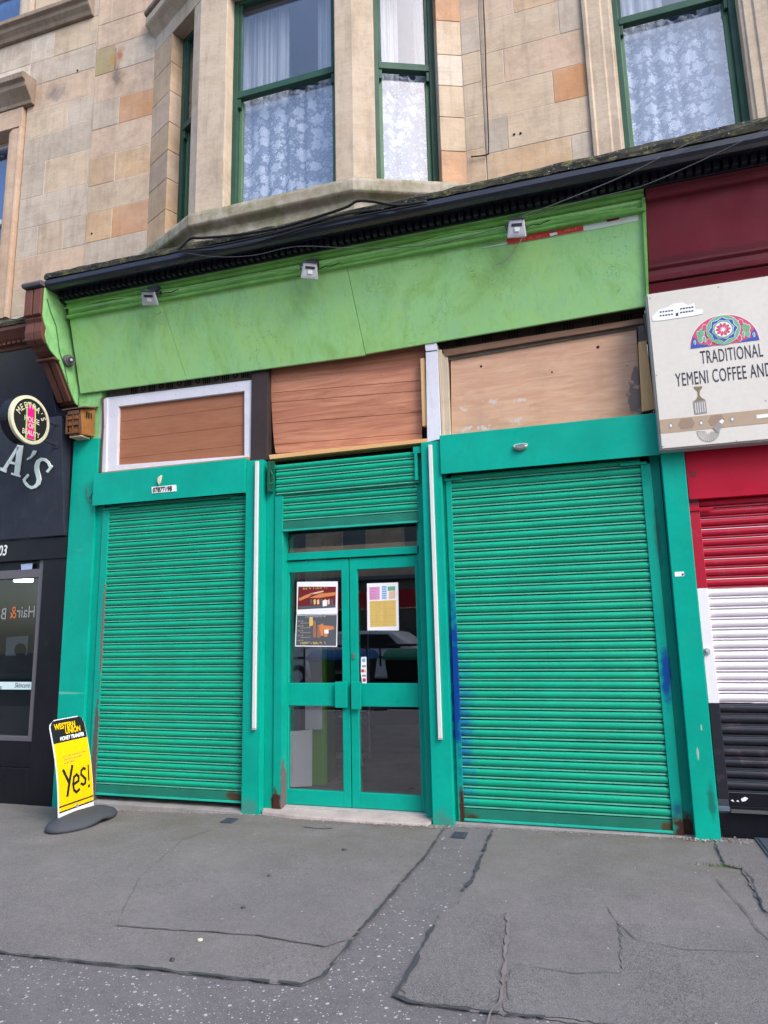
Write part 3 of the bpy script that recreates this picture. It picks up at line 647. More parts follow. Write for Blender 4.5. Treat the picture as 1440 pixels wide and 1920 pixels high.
for par, a, b, z0, z1 in ((d1, -2.195, -2.085, .885, 1.105), (d2, -2.045, -1.955, .872, 1.105)):
    h = MB(); h.box(a, b, DY-.04, DY-.028, z0, z1); h.box(a if par is d2 else b-.012, a+.012 if par is d2 else b, DY-.027, DY-.001, z0, z1)
    h.build('pull_handle', m_teal, par, bevel=.004)
h = MB(); h.disc((-2.028, DY-.004, 1.335), (0, 1, 0), .013, .006, 16); h.disc((-2.028, DY-.004, 1.305), (0, 1, 0), .010, .006, 12); h.box(-2.04, -2.016, DY-.009, DY, 1.305, 1.335); h.build('lock', m_steel, d2)
h = MB(); h.box(-2.72, -1.40, DY-.05, DY+.05, .045, .058); h.build('threshold', m_signe, shop, bevel=.003)
# transom zone above shutters
mb = MB(); mb.box(-4.745, .60, .16, .25, 3.1, 4.3); mb.build('backing_wall', m_dark, shop)
def pxbox(pts, y0, depth, mb):
    pl = FY(y0); mb.slab([pl.hit(*p) for p in pts], YN, depth); return mb
Y1 = .08
wf = MB()
def frame_pieces(mb, o, i, pl, t):
    for k in range(4):
        k2 = (k+1) % 4; mb.slab([pl.hit(*o[k]), pl.hit(*o[k2]), pl.hit(*i[k2]), pl.hit(*i[k])], pl.n, t)
frame_pieces(wf, [(203, 745), (474, 712), (472, 862), (200, 886)], [(222, 762), (458, 733), (458, 854), (219, 872)], FY(.05), .05)
fo = wf.build('panel_frame', m_whitep, shop, bevel=.003)
bp = MB(); prev = 3.20
zz = [3.22, 3.345, 3.545, 3.74, 3.93]
for a, b in zip(zz, zz[1:]): bp.box(-4.60, -3.10, .085, .1, a+.001, b-.001)
bp.build('brown_boarding', m_brownpan, shop, bevel=.002)
wp = MB(); pxbox([(183, 757), (201, 745), (198, 888), (190, 888)], .03, .08, wp); wp.build('peeling_post', m_whitep, shop)
wp = MB(); wp.tube([FY(.0).hit(192, 745), FY(.0).hit(193, 800), FY(.0).hit(190, 850), FY(.0).hit(189, 890)], .012, 6); wp.build('old_pipe', paint('flaking brown pipe', (.08, .05, .04), .6, .3, .6, chips=1), shop)
fz = MB(); fz.box(-4.74, -3.03, .085, .14, 3.99, 4.16); fo2 = fz.build('frieze', m_frieze, shop)
fs = MB()
for k in range(7):
    x = -4.45+k*.215
    for j in range(4): fs.box(x+j*.022, x+j*.022+.010, .081, .085, 4.03, 4.11)
    for j in range(8):
        a = j*pi/4; c0 = (x+.15+cos(a)*.022, 4.07+sin(a)*.022); fs.box(c0[0]-.005, c0[0]+.005, .081, .085, c0[1]-.008, c0[1]+.008)
fs.build('pierced_slots', m_slot, fo2)
dp = MB(); dp.box(-3.02, -2.84, .03, .12, 3.15, 4.15); dp.build('dark_post', m_darkpost, shop, bevel=.005)
# cherry boarding: five laminate planks, slightly askew
ch = MB(); pl = FY(.10)
L = [(517, 850), (514, 834), (511, 795), (509, 755), (508, 737), (509, 692), (511, 660)]; R_ = [(792, 832), (791, 812), (793, 772), (793, 732), (793, 713), (797, 655), (797, 640)]
for k in range(6): ch.slab([pl.hit(L[k][0], L[k][1]-.35), pl.hit(R_[k][0], R_[k][1]-.35), pl.hit(R_[k+1][0], R_[k+1][1]+.35), pl.hit(L[k+1][0], L[k+1][1]+.35)], YN, .012)
cho = ch.build('cherry_boarding', m_cherry, shop, bevel=.0015)
rn = random.Random(9)
for px in (515, 560, 640, 715, 785):
    py = 715-(px-515)*.07+rn.uniform(-4, 4); nl_ = MB(); nl_.disc(pl.hit(px, py, .001), (0, 1, 0), .004, .001, 8); nl_.build('nail_head', m_cableg, cho)
bt = MB(); pxbox([(504, 853), (800, 822), (800, 829), (506, 861)], .0, .14, bt); bt.build('pine_ledge', m_pineh, shop, bevel=.002)
bt = MB(); pxbox([(788, 672), (796, 671), (801, 797), (792, 799)], .03, .05, bt); bt.build('pine_batten', m_pine, shop, bevel=.002)
wp = MB(); pxbox([(798, 660), (820, 658), (827, 823), (801, 829)], .01, .10, wp); pxbox([(796, 644), (818, 641), (820, 656), (798, 658)], .0, .10, wp); wp.build('white_post', m_whitep, shop, bevel=.003)
wp = MB(); pxbox([(829, 662), (839, 660), (845, 821), (833, 824)], .05, .08, wp); pxbox([(821, 656), (828, 655), (833, 824), (829, 825)], .03, .08, wp); wp.build('window_post', m_cream, shop, bevel=.003)
wp = MB(); pxbox([(829, 656), (1205, 596), (1208, 606), (836, 668)], .04, .08, wp); wp.build('window_rail', m_railb, shop, bevel=.003)
wp = MB(); pxbox([(836, 669), (1208, 607), (1209, 613), (838, 676)], .07, .06, wp); wp.build('lower_rail', m_frieze, shop)
fz = MB(); fz.box(-1.16, .60, .10, .14, 4.02, 4.18); fo3 = fz.build('frieze', m_friezed, shop); fo3['label'] = 'dark brown pierced frieze above the plywood'
fs = MB()
for k in range(7):
    x = -1.0+k*.235
    for j in range(4): fs.box(x+j*.024, x+j*.024+.012, .096, .10, 4.055, 4.13)
fs.build('pierced_slots', m_slot, fo3)
pw = MB(); pxbox([(845, 674), (1193, 617), (1203, 777), (847, 818)], .085, .015, pw); pwo = pw.build('plywood_sheet', m_ply, shop, bevel=.001)
for px, py, r in ((902, 687, .011), (1121, 651, .013), (1176, 686, .005), (1035, 698, .008)): hl = MB(); hl.disc(FY(.0845).hit(px, py), (0, 1, 0), r, .0008, 14); hl.build('hole', m_slot, pwo)
pw = MB(); pxbox([(1197, 641), (1212, 638), (1228, 767), (1204, 772)], .0, .05, pw); pw.build('pine_batten', m_pine, shop, bevel=.002)
pw = MB(); pxbox([(1196, 612), (1206, 609), (1212, 638), (1198, 641)], .05, .06, pw); pxbox([(1206, 590), (1216, 588), (1222, 640), (1213, 640)], .02, .06, pw); pw.build('old_post', m_frieze, shop)
st = MB(); pxbox([(836, 823), (1203, 778), (1226, 772), (1228, 781), (836, 831)], .0, .14, st); st.build('ledge', paint('peeling maroon ledge', (.15, .045, .03), .6, .4, .6, (.2, .15, .1), sc=9, chips=1.2), shop)
st = MB(); st.box(-4.72, -3.03, .0, .14, 3.17, 3.195); st.build('ledge', wood('raw timber ledge', (.30, .17, .09), (.4, .25, .14)), shop)
# green panel under fascia end, above lantern
gp = MB(); pxbox([(150, 758), (186, 746), (182, 762), (140, 776)], -.01, .12, gp); gp.box(-5.06, -4.77, .02, .14, 3.56, 4.2); gp.build('lime_block', m_limeb, shop, bevel=.003)
# fascia boards, leaning forward
FB = Pl((0, -.02, 4.09), V((0, -.8, -.26)).normalized())   # face plane through (-.02, 4.09) and (-.28, 4.89)
fy = lambda z: -.02-(z-4.09)*.26/.8
def fpanel(x0b, x1b, x0t, x1t, zb0, zb1, o=0):
    zt = 4.90; th = .022; mb = MB(); n = 12
    P = []
    for f, g in ((0, 0),): pass
    def pt(x, z, d): return (x, fy(z)+d+o, z)
    mb.hexa([pt(x0b, zb0, 0), pt(x1b, zb1, 0), pt(x1b, zb1, th), pt(x0b, zb0, th), pt(x0t, zt, 0), pt(x1t, zt, 0), pt(x1t, zt, th), pt(x0t, zt, th)])
    return mb.build('fascia_board', m_lime, shop, bevel=.002)
fpanel(-5.01, -3.722, -4.985, -3.895, 4.075, 4.06)
fpanel(-3.719, -1.832, -3.892, -1.925, 4.06, 4.045, -.002)
fpanel(-1.828, .60, -1.921, .632, 4.055, 4.11)
bk = MB(); bk.hexa([(-5.0, .03, 4.12), (.6, .03, 4.12), (.6, .14, 4.12), (-5.0, .14, 4.12), (-5.0, -.24, 4.98), (.61, -.24, 4.98), (.61, .14, 4.98), (-5.0, .14, 4.98)])
bk.build('fascia_backing', m_friezed, shop)
# mouldings above the fascia
ml = MB(); ml.prof([(-.24, 4.797), (-.292, 4.797), (-.300, 4.812), (-.292, 4.828), (-.268, 4.836), (-.275, 4.848), (-.278, 4.908), (-.30, 4.910), (-.318, 4.922), (-.300, 4.932), (-.298, 4.945), (-.33, 4.955), (-.34, 4.985), (-.2, 4.985), (-.2, 4.797)], -4.99, .632)
ml.build('fascia_moulding', m_lime2, shop, bevel=.002)
rs = MB(); rs.hexa([(.602, -.045, 4.09), (.622, -.045, 4.09), (.622, .1, 4.09), (.602, .1, 4.09), (.612, -.31, 4.9), (.642, -.31, 4.9), (.642, .1, 4.9), (.612, .1, 4.9)]); rs.build('fascia_end_strip', m_lime2, shop, bevel=.003)
wf = MB()
for a, b in (((120, 579), (300, 549)), ((300, 549), (560, 503)), ((600, 500), (860, 440)), ((860, 440), (1195, 390))):
    pts = []
    for i in range(9):
        f = i/8; pts.append(FY(-.335).hit(a[0]+(b[0]-a[0])*f, a[1]+(b[1]-a[1])*f+sin(f*9+a[0])*2.2-2))
    wf.tube(pts, .006, 6)
wf.build('fascia_wire', m_lime2, shop)
# old strip of a removed sign on the fascia
so_ = MB(); px_poly(so_, FB, [(896, 466), (1197, 402), (1197, 413), (1140, 425), (1040, 443), (955, 457), (900, 466)], .004, .003, 0)
px_poly(so_, FB, [(950, 447), (1093, 423), (1094, 432), (1035, 443), (952, 458)], .008, .003, 1)
px_poly(so_, FB, [(1137, 409), (1161, 405), (1161, 411), (1138, 416)], .008, .003, 2)
px_poly(so_, FB, [(1030, 438), (1044, 435), (1046, 439), (1032, 443)], .012, .003, 0)
q = FB.hit(1049, 438, .012); scribble(so_, q, (1, 0, .03), (0, -.3, .95), FB.n, .165, .026, 0, 3)
q = FB.hit(980, 452, .012); scribble(so_, q, (1, 0, .03), (0, -.3, .95), FB.n, .15, .022, 0, 3)
tag(so_.build('sign_remnant', [m_mint, m_sred, m_dred, m_org], fix=False), 'torn white and red strip of an old sign along the top of the lime fascia', 'sign')
# cornice (one long black moulding over the green and the red shop)
co = thing('cornice', (-1.7, -.3, 5.0), 'long black dentilled cornice with mossy flashing over the green and red shopfronts', 'cornice')
c1 = MB(); x0, x1 = -5.04, 4.2
c1.prof([(0, 5.045), (-.335, 5.045), (-.42, 5.045), (-.425, 5.035), (-.47, 5.03), (-.48, 5.012), (-.50, 5.008), (-.535, 5.020), (-.552, 5.045), (-.556, 5.085), (-.545, 5.10), (0, 5.12)], x0, x1)
c1.build('soffit', m_black, co, bevel=.003)
c2 = MB(); c2.prof([(-.30, 4.955), (-.345, 4.962), (-.345, 5.0), (-.335, 5.044), (-.2, 5.044), (-.2, 4.955)], x0, x1)
x = x0+.03
while x < x1:
    c2.box(x, x+.040, -.398, -.346, 4.975, 5.043); x += .064
c2.build('dentil_band', m_black, co, bevel=.002)
c3 = MB(); rr = random.Random(5); rings = []; n = 90
for i in range(n+1):
    x = x0-.01+(x1-x0)*i/n; j = lambda a: rr.uniform(-a, a); lift = .05*max(0, min(1, (x+1)/3))
    rings.append([(x, .0, 5.13), (x, -.54, 5.103), (x, -.562+j(.004), 5.098+j(.004)), (x, -.566+j(.006), 5.135+j(.006)+lift*.4), (x, -.548+j(.006), 5.165+j(.006)+lift), (x, -.35, 5.20+lift+j(.01)), (x, .0, 5.26+lift)])
c3.loft(rings); c3.build('flashing', m_moss, co)
# party bracket at left
br = thing('console_bracket', (-5.18, 0, 3.95), 'scrolled console bracket at left end of the cornice, brown front and lime side', 'bracket')
prf = [(0, 3.95), (-.03, 3.96), (-.08, 4.02), (-.30, 4.335), (-.345, 4.36), (-.42, 4.40), (-.475, 4.46), (-.50, 4.53), (-.49, 4.60), (-.525, 4.66), (-.545, 4.72), (-.545, 5.02), (0, 5.02)]
b1 = MB(); b1.prof(prf, -5.06, -5.045); b1.build('side_panel', m_limeb, br, bevel=.004)
b1 = MB(); b1.prof(prf, -5.25, -5.061)
b1.prof([(-.06, 3.99), (-.085, 3.97), (-.33, 4.33), (-.305, 4.345)], -5.235, -5.165); b1.prof([(-.06, 3.99), (-.085, 3.97), (-.33, 4.33), (-.305, 4.345)], -5.145, -5.075)
b1.build('fluted_front', m_brown, br, bevel=.004)
b1 = MB(); b1.box(-5.275, -5.045, -.37, -.28, 4.325, 4.352); b1.build('neck_moulding', m_brown, br, bevel=.008)
b1 = MB()
for cx_ in (-5.215, -5.105): b1.prof([(-.545, 4.72), (-.575, 4.73), (-.575, 5.0), (-.545, 5.02)], cx_-.045, cx_+.045); b1.prof([(-.48, 4.44), (-.53, 4.48), (-.545, 4.56), (-.53, 4.66), (-.555, 4.70), (-.53, 4.72), (-.48, 4.72)], cx_-.05, cx_+.05)
b1.build('scroll_lobes', m_brown, br, bevel=.006)
b1 = MB(); b1.prof([(.0, 5.025), (-.60, 5.025), (-.61, 5.05), (-.60, 5.075), (0, 5.12)], -5.285, -5.045); b1.build('cap', paint('grey cap paint', (.10, .09, .10), .5, .3, .6, chips=1), br, bevel=.004)
b1 = MB(); r3 = random.Random(8)
cv = MB(); pl5 = FX(-5.044)
cv.tube([pl5.hit(88, 560, .004), pl5.hit(95, 585, .006), pl5.hit(105, 610, .004), pl5.hit(112, 660, .006), pl5.hit(122, 690, .004), pl5.hit(128, 720, .006)], .004, 5)
cv.build('carved_line', m_dkgreen, br)
# long vertical ragged cut on the side
dc = MB(); c0 = FX(-5.045).hit(125, 677); dc.disc(c0+V((.02, 0, 0)), (1, -.1, 0), .062, .022, 20); dc.disc(c0+V((.05, 0, 0)), (1, -.1, 0), .052, .012, 20)
dco = thing('dome_camera', c0, 'small round grey dome camera on the green side of the scrolled bracket', 'camera')
dc.build('housing', paint('dirty grey plastic', (.13, .12, .125), .5, .3, .5), dco, bevel=.006, smooth=False)
dl = MB(); dl.disc(c0+V((.068, -.018, -.005)), (1, -.4, -.2), .030, .012, 20); dl.build('lens', m_lampd, dco, bevel=.004)
dl = MB(); dl.disc(c0+V((.082, -.024, -.007)), (1, -.4, -.2), .013, .003, 16); dl.build('lens_glass', m_lampg, dco)
# ---- lantern box on the left pilaster
lt = thing('wall_lantern', (-4.93, 0, 3.6), 'grimy amber box lantern on the wall above the left teal pilaster', 'lantern')
lm = MB(); lm.hexa([(-5.00, -.14, 3.57), (-4.84, -.14, 3.57), (-4.80, -.01, 3.58), (-5.06, -.01, 3.58), (-5.04, -.16, 3.84), (-4.86, -.16, 3.84), (-4.81, -.01, 3.88), (-5.07, -.01, 3.88)])
lm.build('body', [m_amber], lt, bevel=.008)
lf = MB(); pln = Pl((-4.93, -.145, 3.6), (0, -1, -.07))
for (a, b, c_, d) in ((-5.035, -5.015, 3.60, 3.83), (-4.875, -4.858, 3.60, 3.83), (-5.03, -4.86, 3.585, 3.605), (-5.035, -4.86, 3.79, 3.83), (-4.955, -4.94, 3.6, 3.79), (-5.02, -4.87, 3.67, 3.682), (-5.02, -4.87, 3.735, 3.745)): lf.box(a, b, -.168, -.150, c_, d)
lf.build('grille', m_amberd, lt, bevel=.002)
lf = MB()
for k in range(3): lf.box(-4.826, -4.818, -.12+k*.03, -.108+k*.03, 3.76, 3.82)
lf.build('side_slots', m_slot, lt)
lf = MB(); lf.prof([(-.18, 3.843), (-.18, 3.855), (0, 3.905), (0, 3.885)], -5.08, -4.80); lf.build('lid', m_amberd, lt)
lf = MB(); lf.box(-5.0, -4.85, -.14, -.02, 3.555, 3.568); lf.build('base_tray', m_cream, lt)
# ---- floodlights
def flood(cx_, cz, lab, yaw=.0, tilt=38):
    c = V((cx_, -.40, cz)); t = thing('floodlight', c, lab, 'floodlight', 'square floodlights under the cornice')
    M_ = Matrix.Rotation(radians(yaw), 3, 'Z') @ Matrix.Rotation(radians(tilt), 3, 'X')
    def xf(x, y, z): return c+M_ @ V((x*.84, y, z*.84))
    def R4(a, b_, h_, y): return [xf(-a, y, -h_), xf(a, y, -h_), xf(b_, y, h_), xf(-b_, y, h_)]
    h = MB(); h.loft([R4(.088, .066, .078, -.050), R4(.094, .072, .084, -.044), R4(.094, .072, .084, -.030), R4(.060, .05, .055, .045)]); h.build('housing', m_lamp, t, bevel=.004)
    h = MB(); h.loft([R4(.072, .054, .060, -.0515), R4(.060, .046, .050, -.0505)]); h.build('glass', m_lampg, t)
    h = MB(); h.box(-.05, .05, -.056, -.052, .018, .045, xf=xf); h.build('reflector', m_lampd, t)
    h = MB(); h.box(-.022, .026, -.060, -.056, -.03, .008, xf=xf); h.build('lamp_tube', m_wht, t)
    h = MB(); h.box(-.080, .080, -.058, -.040, .080, .092, xf=xf); h.build('visor', m_lampd, t, bevel=.002)
    h = MB(); h.tube([xf(-.09, .0, .0), xf(-.10, .06, .05), (c.x-.05, c.y+.10, c.z+.10)], .005, 6); h.tube([xf(.09, .0, .0), xf(.10, .06, .05), (c.x+.05, c.y+.10, c.z+.10)], .005, 6)
    h.box(c.x-.055, c.x+.055, c.y+.03, c.y+.10, c.z+.075, c.z+.13); h.build('bracket', m_lampd, t)
    h = MB(); h.tube([xf(.06, .05, 0), (c.x+.13, -.335, c.z+.055), (c.x+.19, -.335, c.z+.045), (c.x+.27, -.335, c.z+.065)], .004, 6); h.build('lead', m_cable, t)
    return t
flood(-3.90, 4.79, 'left most of the three floodlights, clean white face over the left fascia board', 20, 48)
flood(-2.22, 4.75, 'middle floodlight of three with small tube, over the joint between fascia boards', 30, 30)
flood(-.375, 4.775, 'right most floodlight of three, bracketed above the torn white and red strip', 12, 24)
# ---- small things on the boxes
ov = thing('bulkhead_light', (-.468, -.08, 3.01), 'small chrome half oval light on the right shutter box', 'light')
b = MB(); k = 20; c = V((-.468, -.07, 3.018))
b.loft([[c+V((cos(pi+pi*i/k)*.058*s_, -d, sin(pi+pi*i/k)*.038*s_)) for i in range(k+1)] for s_, d in ((1, 0), (.95, .025), (.6, .04))]); b.build('shade', m_steel, ov, smooth=False)
b = MB(); b.tube([c+V((cos(2*pi*i/k)*.056, -.012, sin(2*pi*i/k)*.012+.008)) for i in range(k+1)], .005, 6); b.build('rim', m_lamp, ov)
lfb = MB(); c = V((-3.94, -.075, 3.03)); pts = [(-.008, -.055), (-.028, -.02), (-.03, .015), (-.012, .038), (.012, .048), (.022, .05), (.018, .01), (.008, -.03)]
lfb.loft([[c+V((x, 0, z)) for x, z in pts], [c+V((x*.8, -.018, z*.85)) for x, z in pts]])
tag(lfb.build('alarm_bell_cover', m_creamrim, bevel=.004), 'cream leaf shaped cover stuck on the left shutter box above the number label', 'cover')
nb = thing('number_label', (-3.95, -.07, 2.95), 'small white phone number label on the left shutter box', 'label')
plb = FY(-.072); b = MB(); px_poly(b, plb, [(284, 913), (330, 909), (331, 921), (285, 925)], .002, .003); b.build('plate', m_wht, nb)
b = MB(); text_mb(b, '07877198', plb.hit(286.5, 923, .006), XU, ZU, YN, .066, .82, m=0, off=0, t=.001, bold=.0015); b.build('lettering', m_blk, nb)
def trunk(p0, p1, lab):
    t = thing('cable_trunking', FY(-.05).hit(*p1), lab, 'trunking'); pl = FY(-.05); a, c_ = pl.hit(*p0), pl.hit(*p1); b = MB()
    b.hexa([c_+V((-.016, -.028, 0)), c_+V((.016, -.028, 0)), c_+V((.016, -.001, 0)), c_+V((-.016, -.001, 0)), a+V((-.016, -.028, 0)), a+V((.016, -.028, 0)), a+V((.016, -.001, 0)), a+V((-.016, -.001, 0))])
    b.build('strip', m_pvc, t, bevel=.003); e = MB(); e.box(c_.x-.017, c_.x+.017, c_.y-.03, c_.y-.001, c_.z-.012, c_.z-.001); e.build('end_cap', m_signe, t)
trunk((483.5, 866), (478, 1365), 'white plastic trunking on the pilaster left of the door')
trunk((807.5, 835), (826.5, 1383), 'white plastic trunking on the pilaster right of the door')
b = MB(); b.box(.62, .685, -.0625, -.0605, 1.895, 1.93); b.box(.668, .682, -.0635, -.0626, 1.90, 1.915, m=1)
tag(b.build('sticker', [m_wht, m_ink]), 'tiny white sticker on the right teal pilaster', 'sticker')
# loose wires on left pilaster
b = MB(); pl = FY(-.03); b.tube([pl.hit(*q) for q in ((190, 888), (183, 903), (178, 918), (168, 933), (167, 938), (177, 944), (187, 947))], .006, 6); b.tube([pl.hit(*q) for q in ((163, 905), (162, 915), (165, 935))], .004, 6); b.disc(pl.hit(187, 946), (0, 1, 0), .010, .006, 10)
tag(b.build('loose_wire', m_cableg), 'loose grey wire with metal clip hanging at the left end of the left shutter box', 'wire')
b = MB(); pl = FY(-.03); b.tube([pl.hit(*q) for q in ((986, 468), (978, 482), (968, 497), (958, 507), (946, 514), (935, 517))], .005, 6)
for v in b.v: v.y -= .15+(v.z-4.3)*.15
tag(b.build('loose_wire', m_cablew), 'pale wire dangling over the fascia below the right floodlight', 'wire')
# ---- notices on the door glass
def notice(name, px, lab, back=m_paper):
    pl = FY(DY+.0195); t = thing(name, pl.hit(*px[3]), lab, 'poster'); b = MB(); px_poly(b, pl, px, .001, .0006); b.build('paper', back, t); return t, pl
t, pl = notice('poster', [(557, 1091), (633.5, 1090), (633, 1151), (556, 1152)], 'white poster with dark red picture on the left door leaf, upper of two')
b = MB(); px_poly(b, pl, [(559.5, 1100), (630, 1100), (629, 1139), (558, 1143)], .002, .0004, 0)
px_poly(b, pl, [(560, 1122), (575, 1115), (590, 1112), (578, 1120), (561, 1127)], .003, .0004, 1); px_poly(b, pl, [(580, 1121), (600, 1113), (630, 1110), (630, 1116), (600, 1121)], .003, .0004, 1); px_poly(b, pl, [(580, 1113), (607, 1107), (606, 1110), (581, 1116)], .003, .0004, 2)
for i in range(7): px_poly(b, pl, [(581+i*6.5, 1124+i % 3), (585+i*6.5, 1123), (586+i*6.5, 1132), (582+i*6.5, 1134)], .003, .0004, (4, 3, 2)[i % 3])
px_poly(b, pl, [(605, 1126), (613, 1125), (613, 1136), (605, 1137)], .0035, .0004, 5)
px_poly(b, pl, [(560, 1137), (628, 1133), (628, 1139), (560, 1142)], .003, .0004, 4)
scribble(b, pl.hit(568, 1106, .0035), XU, ZU, YN, .24, .022, 0, 3)
b.build('picture', [m_dred, m_org, m_orgl, m_ochre, m_slt, m_wht], t, fix=False)
t, pl = notice('poster', [(555.5, 1153), (633, 1152), (632, 1213), (553, 1212)], 'dark grey food poster on the left door leaf, lower of two')
b = MB(); px_poly(b, pl, [(557, 1154), (631.5, 1153), (630, 1211), (555, 1210)], .002, .0004, 4)
px_poly(b, pl, [(580, 1158), (586, 1156), (588, 1172), (580, 1175)], .003, .0004, 3)
for (a, c_, h_) in ((587, 1165, 30), (595, 1172, 24), (601, 1170, 22), (608, 1176, 18)): px_poly(b, pl, [(a, c_), (a+5, c_-1), (a+6, c_+h_), (a, c_+h_)], .003, .0004, 1 if a < 600 else 6)
px_poly(b, pl, [(598, 1172), (625, 1174), (627, 1180), (600, 1184)], .0035, .0004, 6); px_poly(b, pl, [(608, 1181), (616, 1180), (616, 1188), (608, 1188)], .004, .0004, 5)
for i in range(5): scribble(b, pl.hit(558, 1166+i*9, .0035), XU, ZU, YN, .06, .012, 0, 2); px_poly(b, pl, [(563, 1168+i*9), (582, 1167+i*9), (582, 1168.3+i*9), (563, 1169.3+i*9)], .003, .0004, 7)
scribble(b, pl.hit(572, 1158, .0035), XU, ZU, YN, .20, .010, 0, 5); scribble(b, pl.hit(562, 1209, .0035), XU, ZU, YN, .25, .028, 0, 3)
b.build('picture', [m_dred, m_skin, m_orgl, m_ochre, m_slt, m_wht, m_org, m_greyp], t, fix=False)
t, pl = notice('notice', [(688, 1094), (746.5, 1092), (748, 1182), (689, 1182)], 'white notice with lilac, blue and ochre text blocks on the right door leaf')
b = MB(); px_poly(b, pl, [(693, 1127), (742, 1125), (743, 1174), (694, 1176)], .002, .0004, 0); px_poly(b, pl, [(692.5, 1101), (712, 1100), (712, 1124), (693, 1125)], .002, .0004, 1)
px_poly(b, pl, [(727, 1100), (741, 1099), (741, 1107), (727, 1108)], .002, .0004, 3); px_poly(b, pl, [(729, 1109), (741, 1108), (741, 1122), (729, 1123)], .002, .0004, 4)
for i in range(6): px_poly(b, pl, [(716, 1099+i*4.2), (725, 1099+i*4.2), (725, 1101.6+i*4.2), (716, 1101.6+i*4.2)], .003, .0004, 2)
for i in range(11): scribble(b, pl.hit(695, 1131+i*4.1, .003), XU, ZU, YN, .17+.05*(i % 3 == 0), .009, 0, 5)
for i in range(4): scribble(b, pl.hit(694, 1105+i*5.5, .003), XU, ZU, YN, .06, .009, 0, 6)
b.build('text_blocks', [m_ochre, m_lil, m_sblu, m_grn, m_orgl, m_tan, m_pink], t, fix=False)
t, pl = notice('card_sticker', [(677, 1232), (687, 1231.5), (687.5, 1281), (679, 1281), (676.5, 1262)], 'tall narrow strip of payment card stickers beside the lock of the right door leaf'); t['category'] = 'sticker'
b = MB(); px_poly(b, pl, [(679, 1235), (685, 1234.5), (685, 1241), (679, 1241)], .002, .0004, 0); px_poly(b, pl, [(677.5, 1255), (682, 1255), (682, 1260.5), (677.5, 1260.5)], .002, .0004, 1); px_poly(b, pl, [(682, 1255), (686, 1255), (686, 1260.5), (682, 1260.5)], .002, .0004, 2)
px_poly(b, pl, [(680, 1272), (683, 1272), (683, 1278), (680, 1278)], .002, .0004, 1); px_poly(b, pl, [(683, 1272), (686, 1272), (686, 1278), (683, 1278)], .002, .0004, 3)
for y in (1247, 1265): px_poly(b, pl, [(679, y), (686, y), (686, y+4), (679, y+4)], .002, .0004, 4)
b.build('card_marks', [m_sblu, m_sred, m_orgl, m_mag, m_greyp], t)
# ---- interior seen through the door
inn = thing('shop_interior', (-2.0, 2, .05), 'dim empty room with dusty floor behind the double glass door', 'room')
b = MB(); b.box(-4.6, .55, .19, 5.0, -.02, .049); b.build('floor', m_floor, inn)
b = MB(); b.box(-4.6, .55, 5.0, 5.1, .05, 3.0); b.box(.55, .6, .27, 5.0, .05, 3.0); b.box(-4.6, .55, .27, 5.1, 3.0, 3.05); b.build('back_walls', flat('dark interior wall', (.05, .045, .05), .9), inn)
b = MB(); b.box(-4.7, -4.6, .27, 5.0, .05, 3.0); b.build('side_wall', m_wallint, inn)
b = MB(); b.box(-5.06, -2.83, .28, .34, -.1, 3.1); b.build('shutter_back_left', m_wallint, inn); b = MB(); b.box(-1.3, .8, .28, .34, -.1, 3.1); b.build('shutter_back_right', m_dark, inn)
b = MB(); b.box(-3.6, -3.09, 1.30, 1.36, .05, 3.0); b.build('partition', m_wallint, inn)
b = MB(); b.box(-3.088, -2.90, 1.34, 1.40, .05, 3.0); b.build('dark_gap', m_graym, inn)
b = MB(); b.box(-2.835, -2.655, .90, .915, .575, 2.6); b.build('white_panel', m_board, inn)
b = MB(); b.box(-2.785, -2.635, .93, .99, .05, 3.0); b.build('green_post', m_limeint, inn)
b = MB(); b.box(-2.785, -2.64, .992, 1.25, .05, 3.0); b.build('green_post', m_limeint_shade, inn)  # side of the same post, its shade put into a darker green
b = MB(); b.hexa([(-3.05, .66, .06), (-2.72, .80, .06), (-2.725, .815, .06), (-3.055, .675, .06), (-3.08, .72, .565), (-2.74, .86, .58), (-2.745, .875, .58), (-3.085, .735, .565)])
tag(b.build('leaning_board', m_board, bevel=.002), 'pale board leaning on the floor inside, behind the left door leaf', 'board')
sh = thing('shelf_frame', (-2.8, 2.2, .05), 'empty white metal shelf frame standing inside behind the door', 'shelf')
for x in (-3.09, -2.60):
    for y in (1.9, 2.2): b = MB(); b.box(x, x+.022, y, y+.022, .051, 2.0); b.build('upright', m_shelf, sh, bevel=.002)
for z in (.10, .56, 1.05, 1.5): b = MB(); b.box(-3.065, -2.602, 1.9, 2.22, z, z+.03); b.build('shelf', m_shelf, sh)
b = MB(); b.box(-2.70, -1.42, DY+.10, DY+.25, 2.27, 2.32)
tag(b.build('pine_board', wood('knotty peach pine', (.52, .30, .17), (.62, .40, .25), 3, 0)), 'pale pine board lying behind the glass over the double door', 'board')
